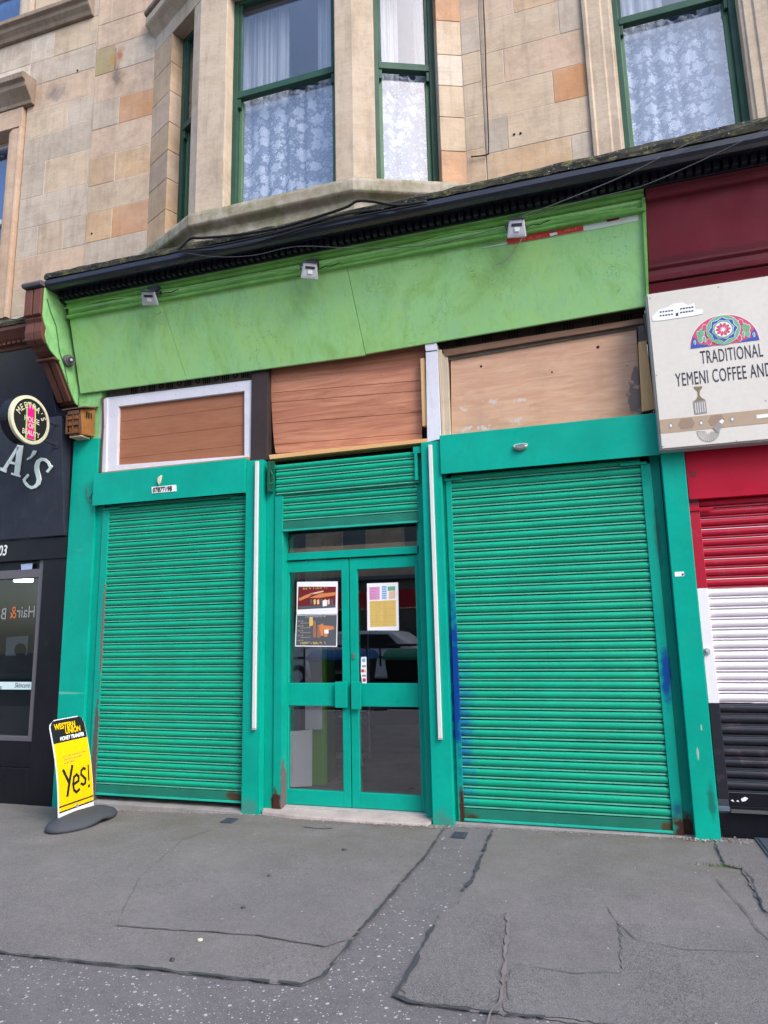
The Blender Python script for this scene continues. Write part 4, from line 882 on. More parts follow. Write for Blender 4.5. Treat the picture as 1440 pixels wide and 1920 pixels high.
# ---- cables along cornice
def cable(pts, r, lab, m=m_cable, grp='cables strung along the cornice', y=None):
    P = [V(p) for p in pts]; Q = []
    for i in range(len(P)-1):
        p0, p1, p2, p3 = P[max(i-1, 0)], P[i], P[i+1], P[min(i+2, len(P)-1)]
        for j in range(6):
            t = j/6; Q.append(.5*((2*p1)+(-p0+p2)*t+(2*p0-5*p1+4*p2-p3)*t*t+(-p0+3*p1-3*p2+p3)*t**3))
    Q.append(P[-1]); b = MB(); b.tube(Q, r, 6); return tag(b.build('cable', m, smooth=True), lab, 'cable', grp)
F6 = FY(-.60); F5 = FY(-.585)
cable([F6.hit(*q) for q in ((335, 468), (345, 458), (358, 447), (380, 446), (440, 441), (520, 428), (600, 405), (650, 388), (670, 377), (700, 378), (745, 385), (800, 378))], .012, 'thick black cable looping over the bay window sill above the cornice')
cable([F6.hit(*q) for q in ((335, 470), (400, 462), (470, 448), (560, 425), (640, 403), (720, 392))], .010, 'black cable sagging just under the looping one at the bay')
cable([F6.hit(*q) for q in ((330, 472), (385, 470), (450, 462), (530, 440), (600, 420), (700, 400), (800, 382))], .009, 'lowest black cable of the bundle lying on the flashing')
cable([F6.hit(*q) for q in ((322, 469), (370, 478), (420, 482), (480, 478), (560, 462), (680, 466), (800, 460), (860, 448), (945, 425))], .003, 'thin grey cable crossing from the bay sill down to the right floodlight', m_cableg)
cable([F6.hit(*q) for q in ((968, 410), (1060, 375), (1180, 325), (1290, 270), (1400, 235), (1440, 219), (1520, 190))], .004, 'thin grey cable running from the right floodlight up to the right edge', m_cableg)
cable([F6.hit(*q) for q in ((990, 408), (1100, 375), (1200, 350), (1300, 308), (1380, 270), (1440, 240), (1520, 205))], .003, 'lower of two thin grey cables rising to the right over the cornice', m_cableg)
cable([FY(-.125).hit(*q) for q in ((904, -40), (909, 60), (912, 160), (915, 230), (916, 280), (913, 290), (883, 294))], .006, 'thin black cable down the sandstone beside the bay window', m_cable, None)
for o in bpy.data.objects:
    if o.name.startswith('cable') and o.get('category') == 'cable' and o.get('group') is None and 'group' in o: del o['group']
# ================================================================== TENEMENT UPPER STOREY
YW = -.10
ten = thing('tenement_building', (-1.6, 0, 5.1), 'warm sandstone tenement storey with a canted bay window above the green shopfront', 'building')
STC = {'pale': (.55, .43, .305), 'pink': (.56, .41, .30), 'tan': (.55, .375, .225), 'orange': (.53, .265, .125), 'grey': (.47, .40, .325), 'olive': (.33, .27, .13), 'lite': (.60, .52, .43)}
rs_ = random.Random(21)
def tone(k):
    c = STC[k]; f = rs_.uniform(.9, 1.08); return tuple(x*f for x in c)
def ashlar(mb, x0, x1, rows, joints, j=.0022, y=YW, d=.10, keys=('pale', 'pale', 'pink', 'pink', 'grey', 'lite')):
    for r in range(len(rows)-1):
        z0, z1 = rows[r], rows[r+1]; js, cs = joints.get(r, (None, None))
        if js is None:
            js = []; x = x0+rs_.uniform(.3, .9)
            while x < x1-.25: js.append(x); x += rs_.uniform(.55, 1.05)
        xs = [x0]+list(js)+[x1]
        for i in range(len(xs)-1):
            k = cs[i] if cs else rs_.choice(keys)
            dd = rs_.uniform(-.002, .002)
            mb.box(xs[i]+j, xs[i+1]-j, y+dd, y+d, z0+j, z1-j, c=tone(k))
RW = [5.05, 5.40, 5.75, 6.10, 6.43, 6.78, 7.13, 7.47, 7.83, 8.18, 8.50, 8.85, 9.2, 9.55, 9.9, 10.3]
def wallpart(x0, x1, rows, jts, par, d=.25, zt=10.3, **k):
    wl = MB(); ashlar(wl, x0, x1, rows, jts, **k); o = wl.build('wall', m_stone, par, bevel=.004)
    mo = MB(); mo.box(x0, x1, k.get('y', YW)+.0035, d, rows[0]-.02, rows[-1]); mo.build('mortar', m_mortar, o); return o
wall = wallpart(-4.99, -4.20, RW, {1: ((), ('grey',)), 2: ((-4.655,), ('tan', 'orange')), 3: ((), ('pale',)), 4: ((-4.65,), ('tan', 'tan')), 5: ((), ('pink',)), 6: ((-4.638,), ('grey', 'orange')), 7: ((), ('pink',)), 8: ((-4.73,), ('olive', 'grey')), 9: ((), ('pink',)), 10: ((-4.8,), ('pink', 'pink'))}, ten)
wallpart(-.62, .29, RW, {0: ((), ('grey',)), 1: ((.115,), ('tan', 'grey')), 2: ((-.42,), ('grey', 'pale')), 3: ((0.0,), ('pale', 'orange')), 4: ((-.42,), ('pale', 'pink')), 5: ((.09,), ('pale', 'grey')), 6: ((-.30,), ('pink', 'tan'))}, ten)
wallpart(1.80, 4.2, RW, {}, ten)
wallpart(-.80, -.625, [5.05, 5.82, 6.17, 6.50, 6.83, 7.20, 7.55, 7.9, 8.25, 8.6, 9, 9.5, 10.3], {r: ((), (k,)) for r, k in enumerate(('tan', 'pale', 'pale', 'pale', 'grey', 'pink', 'tan', 'pale', 'pale', 'tan', 'pink', 'pale'))}, ten, y=YW-.004)
# stains with a shape of their own
b = MB(); b.box(-4.728, -4.706, YW-.006, YW+.01, 7.86, 8.12); b.build('crack', m_hood, wall)
for hx, hy in ((172, 438), (964, 252), (976, 250), (145, 132)): b = MB(); b.disc(FY(YW).hit(hx, hy, .004), (0, 1, 0), .011, .003, 10); b.build('hole', m_slot, wall)
if 0: b = MB(); b.disc(FY(YW).hit(172, 438, .004), (0, 1, 0), .012, .003, 10); b.disc(FY(YW).hit(964, 252, .004), (0, 1, 0), .011, .003, 10); b.disc(FY(YW).hit(976, 250, .004), (0, 1, 0), .012, .003, 10); b.disc(FY(YW).hit(145, 132, .004), (0, 1, 0), .012, .003, 10)
# --- windows
def window(p0, p1, z0, zr, z1, nout, parent, sky=False, rec=.13, gap=True):
    "sash window between plan points p0, p1 (outer face); nout outward normal"
    p0, p1 = V((*p0, 0)), V((*p1, 0)); U = (p1-p0); L_ = U.length; U.normalize(); n = V((*nout, 0)).normalized()
    xf = lambda u, d, z: p0+U*u-n*d+V((0, 0, z))
    b = MB(); fw = .055
    for a, c_ in ((0, fw), (L_-fw, L_)): b.box(a, c_, rec, rec+.10, z0, z1, xf=xf)
    b.box(fw, L_-fw, rec+.001, rec+.10, z1-.05, z1, xf=xf); b.box(fw, L_-fw, rec+.001, rec+.10, z0, z0+.06, xf=xf)
    f = b.build('window', m_sash, parent, bevel=.004)
    b = MB(); b.box(fw, fw+.03, rec+.012, rec+.06, zr, z1-.05, xf=xf); b.box(L_-fw-.03, L_-fw, rec+.012, rec+.06, zr, z1-.05, xf=xf)
    b.box(fw, L_-fw, rec-.005, rec+.06, zr-.0, zr+.07, xf=xf)
    for a in (fw, L_-fw-.03): b.prof([(0, 0)], 0, 0) if False else b.box(a, a+.03, rec+.005, rec+.045, zr-.10, zr-.001, xf=xf)
    b.build('upper_sash', m_sash, f, bevel=.004)
    b = MB(); b.box(fw, fw+.035, rec+.046, rec+.09, z0+.06, zr-.001, xf=xf); b.box(L_-fw-.035, L_-fw, rec+.046, rec+.09, z0+.06, zr-.001, xf=xf); b.box(fw, L_-fw, rec+.048, rec+.088, z0+.06, z0+.10, xf=xf); b.build('lower_sash', m_sashl, f, bevel=.003)
    b = MB(); b.box(fw, L_-fw, rec+.030, rec+.034, zr+.07, z1-.05, xf=xf); b.build('glass', m_wglass, f)
    b = MB(); b.box(fw, L_-fw, rec+.066, rec+.070, z0+.06, zr, xf=xf); b.build('glass', m_wglass, f)
    def cur(nm, u0, u1, za, zb, mat, d0, amp, fr, seed):
        m_ = MB(); k = 48; r = random.Random(seed); ph = r.random()*6
        y = lambda u: amp*sin(u*fr+ph)+amp*.6*sin(u*fr*1.9+ph*2)
        rows = [[xf(u0+(u1-u0)*i/k, d0+y(u0+(u1-u0)*i/k)*(1 if j else .7), z) for i in range(k+1)] for j, z in enumerate((za, (za+zb)/2, zb))]
        m_.loft(rows, closed=False, caps=False); return m_.build(nm, mat, f, smooth=True, fix=False)
    cur('lace_curtain', .03, L_-.03, z0, zr+.05, m_lace, rec+.14, .018, 34, int(L_*1000))
    if gap:
        cur('net_curtain', .03, L_*.46, zr, z1, m_net, rec+.20, .012, 46, 5); cur('net_curtain', L_*.74, L_-.03, zr, z1, m_net, rec+.20, .012, 46, 6)
    b = MB(); b.box(-.3, L_+.3, rec+.9, rec+.92, z0-.2, z1+.2, xf=xf); b.box(-.3, -.28, rec+.11, rec+.9, z0-.2, z1+.2, xf=xf); b.box(L_+.28, L_+.3, rec+.11, rec+.9, z0-.2, z1+.2, xf=xf); b.box(-.3, L_+.3, rec+.11, rec+.9, z1-.02, z1, xf=xf)
    b.build('room_behind', m_room, f)
    return f
JL, A_, B_, JR = (-4.20, -.10), (-3.36, -.50), (-1.75, -.50), (-.80, -.10)
def lerp(a, b, t): return (a[0]+(b[0]-a[0])*t, a[1]+(b[1]-a[1])*t)
L1, L0 = lerp(A_, JL, .14), lerp(A_, JL, .60)
R1, R2 = lerp(B_, JR, .20), lerp(B_, JR, .775)
C0, C1 = (-3.055, -.5), (-1.925, -.5)
ZS, ZT, ZR = 5.50, 7.90, 6.76
nL = V((-.40, -.84, 0)).normalized(); nR = V((.40, -.95, 0)).normalized()
bay = MB()
def pier(mb, pts, dn, z0, z1, m=0, c=0.0):
    mb.loft([[(x, y, z0) for x, y in pts], [(x, y, z1) for x, y in pts]], m=m)
dL = V((nL.x, nL.y))*.30; dR = V((nR.x, nR.y))*.30
pier(bay, [C0, A_, L1, (L1[0]-dL.x, L1[1]-dL.y), (C0[0], C0[1]+.30)], 0, ZS, ZT)
bay.build('bay_pier', m_smooth, ten, bevel=.012); bay = MB()
pier(bay, [C1, B_, R1, (R1[0]-dR.x, R1[1]-dR.y), (C1[0], C1[1]+.30)], 0, ZS, ZT)
bay.build('bay_pier', m_smooth, ten, bevel=.012)
# coursed jamb piers next to the wall
jp = MB(); rows = [5.50, 5.82, 6.17, 6.50, 6.83, 7.20, 7.55, ZT]
for i, k in enumerate(('orange', 'pale', 'pale', 'lite', 'pale', 'orange', 'pale')):
    P = [R2, JR, (JR[0], .15), (R2[0]-dR.x*.8, R2[1]-dR.y*.8)]; c = tone(k)
    mid = lerp(R2, JR, .22); mb_ = [(mid, 0)]
    jp.loft([[(x, y, rows[i]+.003) for x, y in P], [(x, y, rows[i+1]-.003) for x, y in P]], c=c)
jp.build('bay_jamb', m_stone, ten, bevel=.004); jp = MB()
for i, k in enumerate(('tan', 'tan', 'pink', 'tan', 'pink', 'tan', 'tan')):
    P = [L0, JL, (JL[0], .15), (L0[0]-dL.x*.8, L0[1]-dL.y*.8)]; c = tone(k)
    jp.loft([[(x, y, rows[i]+.003) for x, y in P], [(x, y, rows[i+1]-.003) for x, y in P]], c=c)
jp.build('bay_jamb', m_stone, ten, bevel=.004)
# sill course and apron
def bayline(e, ew=0): # outline of the bay pushed out by e
    return [(JL[0]-.03*(e > 0)-e*.3, YW), (JL[0]-e*.6, JL[1]-e*.8), (A_[0]-e*.25, A_[1]-e), (B_[0]+e*.22, B_[1]-e), (JR[0]+e*.6, JR[1]-e*.8), (JR[0]+e*.6, .1), (JL[0]-e*.6, .1)][1:]
def ringed(mb, steps, m=0):
    mb.loft([[(x, y, z) for x, y in bayline(e)] for e, z in steps], m=m)
sl = MB(); ringed(sl, [(.0, 5.13), (.0, 5.285), (.02, 5.30), (.06, 5.32), (.075, 5.335), (.08, 5.42), (.075, 5.45), (.04, 5.475), (.0, ZS)]); sl.build('bay_sill', m_sill, ten, bevel=.008)
hd = MB(); ringed(hd, [(0, ZT), (.0, 8.08), (.02, 8.10), (.06, 8.14), (.10, 8.17), (.115, 8.19), (.115, 8.27), (.09, 8.30), (.0, 8.36), (-.02, 8.45)]); hd.build('bay_entablature', m_smooth, ten, bevel=.006)
hd = MB(); ringed(hd, [(.045, 8.30), (.13, 8.31), (.14, 8.34), (.12, 8.37), (.0, 8.42)]); hd.build('bay_drip', m_hood, ten, bevel=.006)
up = MB(); ringed(up, [(-.02, 8.46), (-.02, 10.3)]); up.build('bay_upper', m_smooth, ten)
w1 = window(C0, C1, ZS, ZR, ZT, (0, -1), ten); w1['label'] = 'front window of the bay with floral lace curtain'
w2 = window(R1, R2, ZS, ZR, ZT, (nR.x, nR.y), ten); w2['label'] = 'right angled window of the bay'
w3 = window(L0, L1, ZS, ZR, ZT, (nL.x, nL.y), ten); w3['label'] = 'left angled window of the bay, seen edge on'
w4 = window((.545, YW), (1.525, YW), 5.45, 6.80, 8.0, (0, -1), ten, rec=.09); w4['label'] = 'flat window with lace curtain above the red shop'
# moulded architrave of the flat window
def arch(x0, x1, z0, z1, parent, wd=.25, y=YW, m=m_smooth):
    mb = MB()
    for a, b_, s_ in ((x0-wd, x0, 1), (x1, x1+wd, -1)):
        o_, i_ = (a, b_) if s_ == 1 else (b_, a)
        ps = [(o_, y+.05), (o_, y-.028), (o_+s_*.03, y-.034), (o_+s_*.045, y-.018), (o_+s_*.15, y-.018), (o_+s_*.165, y-.006), (o_+s_*(wd-.03), y-.006), (o_+s_*(wd-.02), y+.006), (i_, y+.012), (i_, y+.30)]
        ps += [(o_, y+.30)]
        mb.loft([[(x, yy, z0) for x, yy in ps], [(x, yy, z1) for x, yy in ps]])
    mb.box(x0-wd, x1+wd, y-.03, y+.3, z1+.001, z1+.25)
    return mb.build('architrave', m, parent, bevel=.003)
arch(.545, 1.525, 5.05, 8.0, ten, .255)
b = MB(); b.box(.29, 1.79, YW-.05, .2, 5.05, 5.44); b.build('window_sill', m_grey, ten, bevel=.01)
b = MB(); b.box(.29, 1.80, YW, .25, 8.26, 10.3); b.build('upper_wall', m_smooth, ten)
# ================================================================== LEFT TENEMENT
t2 = thing('grey_tenement_building', (-7, 0, 4.9), 'greyer sandstone tenement at the left with hooded window and long sill course', 'building')
RL = [4.75, 5.05, 5.40, 5.75, 6.11, 6.49, 6.92, 7.27, 7.62, 7.97, 8.29, 8.66, 9.0, 9.35, 9.7, 10.3]
kk = ('grey', 'grey', 'pale', 'lite', 'pink')
JJ = {10: ((-5.62,), ('lite', 'pale')), 9: ((-5.75,), ('grey', 'grey')), 8: ((), ('pink',)), 7: ((-5.35,), ('pale', 'grey')), 6: ((), ('grey',)), 5: ((-5.62,), ('grey', 'pale')), 4: ((), ('grey',)), 3: ((-5.66, -5.3), ('grey', 'pale', 'grey')), 2: ((), ('pink',))}
wallpart(-5.95, -5.0, RL, JJ, t2, keys=kk, y=YW+.008, j=.002)
wallpart(-9.5, -7.55, RL, {}, t2, keys=kk, y=YW+.008, j=.002)
wallpart(-7.55, -5.95, [7.75, 8.29, 8.66], {}, t2, keys=kk, y=YW+.008, j=.002)
def window2(x0, x1, z0, z1, zr, parent):
    b = MB(); y = .04
    for a in (x0, x1-.05): b.box(a, a+.05, y, y+.08, z0, z1)
    b.box(x0+.05, x1-.05, y+.001, y+.08, z1-.06, z1); b.box(x0+.05, x1-.05, y+.001, y+.08, z0, z0+.06); b.box(x0+.05, x1-.05, y-.01, y+.08, zr, zr+.06)
    f = b.build('window', m_pvc, parent, bevel=.004)
    b = MB(); b.box(x0+.05, x1-.05, y+.03, y+.034, z0+.06, z1-.06); b.build('glass', m_sky_glass, f)
    b = MB(); k = 60; b.loft([[(x0+(x1-x0)*i/k, y+.15+.02*sin(i*1.1), z) for i in range(k+1)] for z in (z0, z1)], closed=False, caps=False); b.build('curtain', flat('painted sky reflection', (.10, .28, .60), .9), f, fix=False)  # sheet coloured blue to stand for sky reflected in the panes
    return f
ww = window2(-7.2, -6.195, 5.3, 7.44, 6.35, t2); ww['label'] = 'lower window, mostly beyond the left edge'
ww = window2(-7.2, -6.195, 8.92, 10.2, 9.6, t2); ww['label'] = 'upper window with painted sky reflection at the top left corner'
arch(-7.2, -6.195, 5.05, 7.44, t2, .22, YW, stone('warm dressed stone', (.52, .36, .25), False, .2))
b = MB(); b.prof([(.1, 7.70), (-.14, 7.70), (-.15, 7.74), (-.18, 7.78), (-.24, 7.85), (-.25, 7.90), (-.29, 7.92), (-.30, 7.98), (-.28, 8.0), (.1, 8.08)], -7.62, -5.84); b.build('window_hood', m_hood, t2, bevel=.006)
b = MB(); b.prof([(.1, 8.66), (-.13, 8.66), (-.15, 8.70), (-.19, 8.74), (-.20, 8.78), (-.24, 8.80), (-.24, 8.85), (-.22, 8.87), (.1, 8.93)], -9.5, -5.06); b.build('sill_course', m_hood, t2, bevel=.006)
arch(-7.2, -6.195, 8.93, 10.2, t2, .22)
# ================================================================== BLACK SHOP (left)
bs = thing('black_shopfront', (-7, 0, 0), 'glossy black beauty salon front at the left edge with window and leaning name board', 'shopfront')
b = MB(); b.box(-5.36, -5.065, -.005, .25, -.12, 2.42); b.build('pilaster', m_slate, bs, bevel=.006)
b = MB(); b.box(-9, -5.362, -.0, .25, -.12, .28); b.box(-9, -5.362, .02, .25, .28, .53); b.build('stall_riser', m_slate, bs, bevel=.004)
b = MB(); b.box(-9, -5.065, -.02, .25, 2.33, 2.55); b.build('lintel', m_slate, bs, bevel=.004)
b = MB(); b.box(-5.42, -5.362, .01, .1, .53, 2.33); b.box(-9, -5.42, .012, .1, 2.15, 2.24); b.box(-9, -5.42, .012, .1, .53, .575); b.build('window_frame', m_graym, bs, bevel=.004)
b = MB(); b.box(-9, -5.362, .04, .1, 2.24, 2.33); b.build('window_head', m_slate, bs)
b = MB(); b.box(-9, -5.42, .05, .056, .575, 2.15); b.build('window_glass', glass('salon window glass', (.75, .78, .8), .05, .7), bs)
b = MB(); b.box(-9, -5.42, .045, .049, 1.025, 1.10); st_ = b.build('window_band', flat('pale blue vinyl', (.55, .72, .74), .5), bs)
b = MB(); text_mb(b, 'Eyes', FY(.044).hit(-13, 1292), XU, ZU, YN, .068, .9, .18, off=0, t=.001); text_mb(b, 'Skincare', FY(.044).hit(27, 1289), XU, ZU, YN, .068, .82, .18, off=0, t=.001)
for v in b.v:
    if v.x > -5.422: v.x = -5.422
b.build('lettering', m_ink, st_)
b = MB(); g = FY(.049).hit(66, 1157); text_mb(b, 'Hair', g, (-1, 0, 0), ZU, YN, .17, .8, 0, off=0, t=.001)  # reflection of a sign across the street, painted reversed on the glass
gg = b.build('painted_reflection_letters', flat('grey reflected letters', (.25, .27, .27), .5), bs)
b = MB(); text_mb(b, '&', FY(.049).hit(31, 1159), (-1, 0, 0), ZU, YN, .18, .8, 0, off=0, t=.001); b.build('painted_reflection_ampersand', flat('orange reflected letter', (.45, .13, .05), .5), bs)
b = MB(); text_mb(b, 'B', FY(.049).hit(12, 1161), (-1, 0, 0), ZU, YN, .17, .8, 0, off=0, t=.001); b.build('painted_reflection_letters', bpy.data.materials['grey reflected letters'], bs)
b = MB(); text_mb(b, '03', FY(-.022).hit(-4, 1042), XU, ZU, YN, .155, .75, .12, off=0, t=.002, bold=.002); b.build('number', m_wht, bs)
b = MB(); px_poly(b, FY(.012), [(39, 1058), (61, 1056), (60, 1067), (40, 1069)], .001, .001); b.build('sticker', flat('pale blue sticker', (.35, .42, .62), .5), bs)
b = MB(); b.box(-9, -5.42, .9, .95, .0, 2.5); b.build('back_panel', flat('grey green interior', (.03, .042, .042), .8), bs)
b = MB(); b.box(-9, -5.3, .1, .95, 2.25, 2.3); b.build('ceiling', flat('salon ceiling', (.06, .07, .068), .9), bs)
b = MB(); c_ = FY(.6).hit(44, 1086); b.disc(c_, (0, 0, 1), .10, .03, 20)
lm_ = N('lit lamp'); lm_.b.inputs['Emission Color'].default_value = (1, .98, .9, 1); lm_.b.inputs['Emission Strength'].default_value = 5; lm_.done((.8, .8, .8))
tag(b.build('ceiling_lamp', lm_.m), 'round lit ceiling lamp inside the black salon window', 'lamp')
pt = thing('portrait_poster', (-6.0, .88, 1.3), 'pale poster with dark head and shoulders behind the salon glass', 'poster'); pl = FY(.89)
b = MB(); px_poly(b, pl, [(12, 1195), (53, 1192), (50, 1228), (10, 1230)], 0, .008); b.build('sheet', flat('grey paper', (.28, .33, .36), .8), pt)
b = MB(); k = 18; px_poly(b, pl, [(38+11*cos(2*pi*i/k), 1219+13*sin(2*pi*i/k)) for i in range(k)], .010, .003); px_poly(b, pl, [(8, 1262), (12, 1243), (27, 1233), (49, 1233), (60, 1246), (62, 1262)], .012, .003); b.build('silhouette', flat('dark silhouette', (.02, .022, .025), .8), pt)
# fascia of the black shop
b = MB(); b.hexa([(-9, -.03, 3.7), (-5.26, -.03, 3.7), (-5.26, .25, 3.7), (-9, .25, 3.7), (-9, -.26, 4.62), (-5.26, -.26, 4.62), (-5.26, .25, 4.62), (-9, .25, 4.62)]); b.build('upper_fascia', m_navy, bs, bevel=.004)
b = MB(); b.prof([(.1, 4.56), (-.27, 4.56), (-.275, 4.60), (-.34, 4.64), (-.40, 4.72), (-.40, 4.76), (.1, 4.78)], -9, -5.26); x = -8.9
while x < -5.3: b.box(x, x+.04, -.325, -.275, 4.60, 4.64); x += .065
b.build('brown_cornice', m_brown, bs, bevel=.003)
b = MB(); rings = []
for i in range(41):
    x = -9+(9-5.26)*i/40; j = lambda a: rr.uniform(-a, a); rings.append([(x, .1, 4.78), (x, -.41, 4.765), (x, -.42+j(.006), 4.80+j(.006)), (x, -.40+j(.01), 4.84+j(.01)), (x, .1, 4.90)])
b.loft(rings); b.build('flashing', m_moss, bs)
b = MB(); b.box(-5.26, -5.065, .0, .25, 2.55, 4.0); b.build('end_post', m_slate, bs)
SB0, SB1 = V((0, -.05, 2.56)), V((0, -.15, 3.80))
nb_ = V((0, -(SB1.z-SB0.z), -(SB0.y-SB1.y))).normalized(); BP = Pl(SB0, nb_)
b = MB(); b.hexa([(-9, -.05, 2.56), (-5.075, -.05, 2.56), (-5.075, .05, 2.56), (-9, .05, 2.56), (-9, -.15, 3.80), (-5.115, -.15, 3.80), (-5.115, .05, 3.80), (-9, .05, 3.80)]); nbd = b.build('name_board', m_panel, bs, bevel=.004)
sc_ = lambda q: [(x/7.2, 700+y/7.2) for x, y in q]
b = MB(); T_ = .004
for q in ([(225, 985), (262, 995), (75, 1300), (35, 1285)], [(5, 1270), (85, 1300), (75, 1340), (0, 1310)], [(120, 1180), (238, 1212), (232, 1242), (100, 1213)], [(232, 960), (308, 960), (252, 1372), (190, 1352)], [(150, 1340), (272, 1375), (262, 1400), (148, 1365)], [(445, 1040), (490, 1045), (465, 1095), (410, 1150), (358, 1172), (363, 1150), (410, 1120)]):
    px_poly(b, BP, sc_(q), .014, .012)
for q in ([(690, 1235), (708, 1258), (645, 1342), (618, 1325)], [(370, 1358), (388, 1380), (325, 1455), (300, 1435)]): px_poly(b, BP, sc_(q), .0145, .012)
SP = [(675, 1270), (650, 1205), (605, 1165), (555, 1160), (512, 1190), (490, 1250), (492, 1310), (510, 1370), (522, 1430), (508, 1490), (470, 1530), (420, 1545), (370, 1520), (330, 1470), (318, 1440)]
stroke(b, BP, sc_(SP), [x/7.2 for x in (28, 34, 40, 46, 52, 58, 60, 60, 58, 52, 44, 38, 34, 30, 26)], .014, .012)
b.build('raised_lettering', m_mint, nbd)
# round blade sign
DX, DYc, DZ, DR = -5.13, -.52, 3.645, .238
ds = thing('round_hanging_sign', (DX, DYc, DZ), 'round black double sided sign with magenta stripe sticking out over the black shopfront', 'sign')
b = MB(); b.disc((DX-.075, DYc, DZ), (1, 0, 0), DR, .068, 48); b.build('drum', m_slate, ds, bevel=.006)
b = MB(); k = 48
P0 = lambda r, x: [(DX+x, DYc+r*cos(2*pi*i/k), DZ+r*sin(2*pi*i/k)) for i in range(k)]
b.loft([P0(DR+.003, -.03), P0(DR+.003, .0), P0(DR-.03, .004), P0(DR-.032, -.004)], caps=False); b.build('rim', m_creamrim, ds)
b = MB(); b.disc((DX-.004, DYc, DZ), (1, 0, 0), DR-.03, .003, 48); b.build('face', m_blk, ds)
def dpoly(mb, q, off, m=0): mb.slab([(DX+off, DYc+y*DR, DZ+z*DR) for y, z in q], (1, 0, 0), .0012, m)
b = MB(); dpoly(b, [(-.22, -.84), (.32, -.80), (.22, .66), (-.28, .68)], .002, 0); dpoly(b, [(-.15, -.82), (.25, -.79), (.16, .61), (-.22, .63)], .0035, 1); b.build('stripe', [m_ltg, m_mag], ds)
b = MB(); Uy, Wz, nx_ = (0, 1, 0), (0, 0, 1), (1, 0, 0)
wd = "MEETRA'S"
for i, chh in enumerate(wd):
    a = radians(152-(152-28)*i/(len(wd)-1)); r = DR*.60; o = V((DX, DYc+r*cos(a), DZ+r*sin(a)-DR*.12)); tt = a-pi/2
    text_mb(b, chh, o, (0, cos(tt), sin(tt)), (0, -sin(tt), cos(tt)), nx_, .085 if chh != "'" else .07, .85, off=.005, t=.001, align='CENTER', bold=.0012)
for s_, z, sz in (('HOUSE', -.10, .072), ('OF', -.36, .072), ('BEAUTY', -.66, .072)): text_mb(b, s_, (DX, DYc+.01, DZ+z*DR), Uy, Wz, nx_, sz, .82, off=.005, t=.001, align='CENTER', bold=.0008)
b.build('lettering', m_creamrim, ds)
b = MB()
for z in (.07, -.14): b.tube([(DX-.05, DYc+.19, DZ+z), (DX-.05, -.12, DZ+z-.01)], .012, 8); b.box(DX-.085, DX-.015, -.13, -.11, DZ+z-.04, DZ+z+.03)
b.build('arm', m_lampd, ds)
# ================================================================== RED SHOP (right)
rd = thing('red_shopfront', (2.5, 0, 0), 'red shopfront at the right edge with burgundy fascia and closed flag coloured shutter', 'shopfront')
b = MB(); b.prof([(.12, 4.40), (-.05, 4.40), (-.055, 4.42), (-.30, 4.955), (.12, 4.955)], .645, 4.2); b.build('burgundy_fascia', m_burg, rd, bevel=.003)
b = MB(); b.prof([(-.29, 4.86), (-.325, 4.865), (-.335, 4.885), (-.31, 4.90), (-.31, 4.935), (-.335, 4.955), (-.25, 4.955)], .645, 4.2)
b.prof([(.1, 4.28), (-.10, 4.28), (-.105, 4.31), (-.08, 4.33), (-.08, 4.38), (-.10, 4.40), (-.10, 4.42), (-.08, 4.43), (-.085, 4.47), (-.075, 4.485), (.1, 4.485)], .63, 4.2)
b.prof([(.1, 4.10), (-.06, 4.10), (-.065, 4.20), (-.08, 4.24), (-.09, 4.262), (.1, 4.262)], .63, 4.2)
b.build('mouldings', m_burgd, rd, bevel=.003)
b = MB(); b.box(.775, 4.2, -.035, .14, 2.48, 3.0); b.build('shutter_box', m_red, rd, bevel=.004)
b = MB(); b.box(.60, 4.2, .0, .14, 2.9, 4.1); b.build('back_board', m_dark, rd)
b = MB(); b.box(.772, .845, .0, .10, .30, 2.46); b.build('guide_rail', m_flag, rd, bevel=.003)
b = MB(); b.box(.772, .94, -.012, -.002, 2.395, 2.415); b.build('guide_flare', m_red, rd)
o = shutter(.847, 4.0, .235, 2.50, '', .0765, m_flag, m_slate, m_slate, barh=.105, parent=rd, y=.03); o['label'] = 'closed shutter in red, white and black bands'
b = MB(); b.box(.845, 4.0, -.02, .03, .215, .232); b.build('shutter_rail', m_cableg, rd)
b = MB(); b.box(.76, 4.2, .03, .2, -.1, .21); b.build('plinth', m_slate, rd, bevel=.01)
b = MB(); b.disc((.80, -.02, 1.345), (0, 1, 0), .018, .02, 14); b.disc((.795, -.005, 1.335), (0, 1, 0), .026, .006, 14); b.build('lock', m_lamp, rd, bevel=.003)
b = MB(); pl = FY(-.036); px_poly(b, pl, [(1293, 886), (1299, 883), (1307, 886), (1305, 893), (1296, 893)], .002, .002); b.build('screw_hole', m_dred, rd)
b = MB(); pl = FY(.024)
for q in ([(1370, 1501), (1374, 1499), (1377, 1504)], [(1380, 1502), (1384, 1500), (1386, 1504)], [(1389, 1498), (1397, 1494), (1403, 1497), (1398, 1502), (1391, 1503)]): px_poly(b, pl, q, .003, .001)
b.build('paint_drips', m_wht, rd)
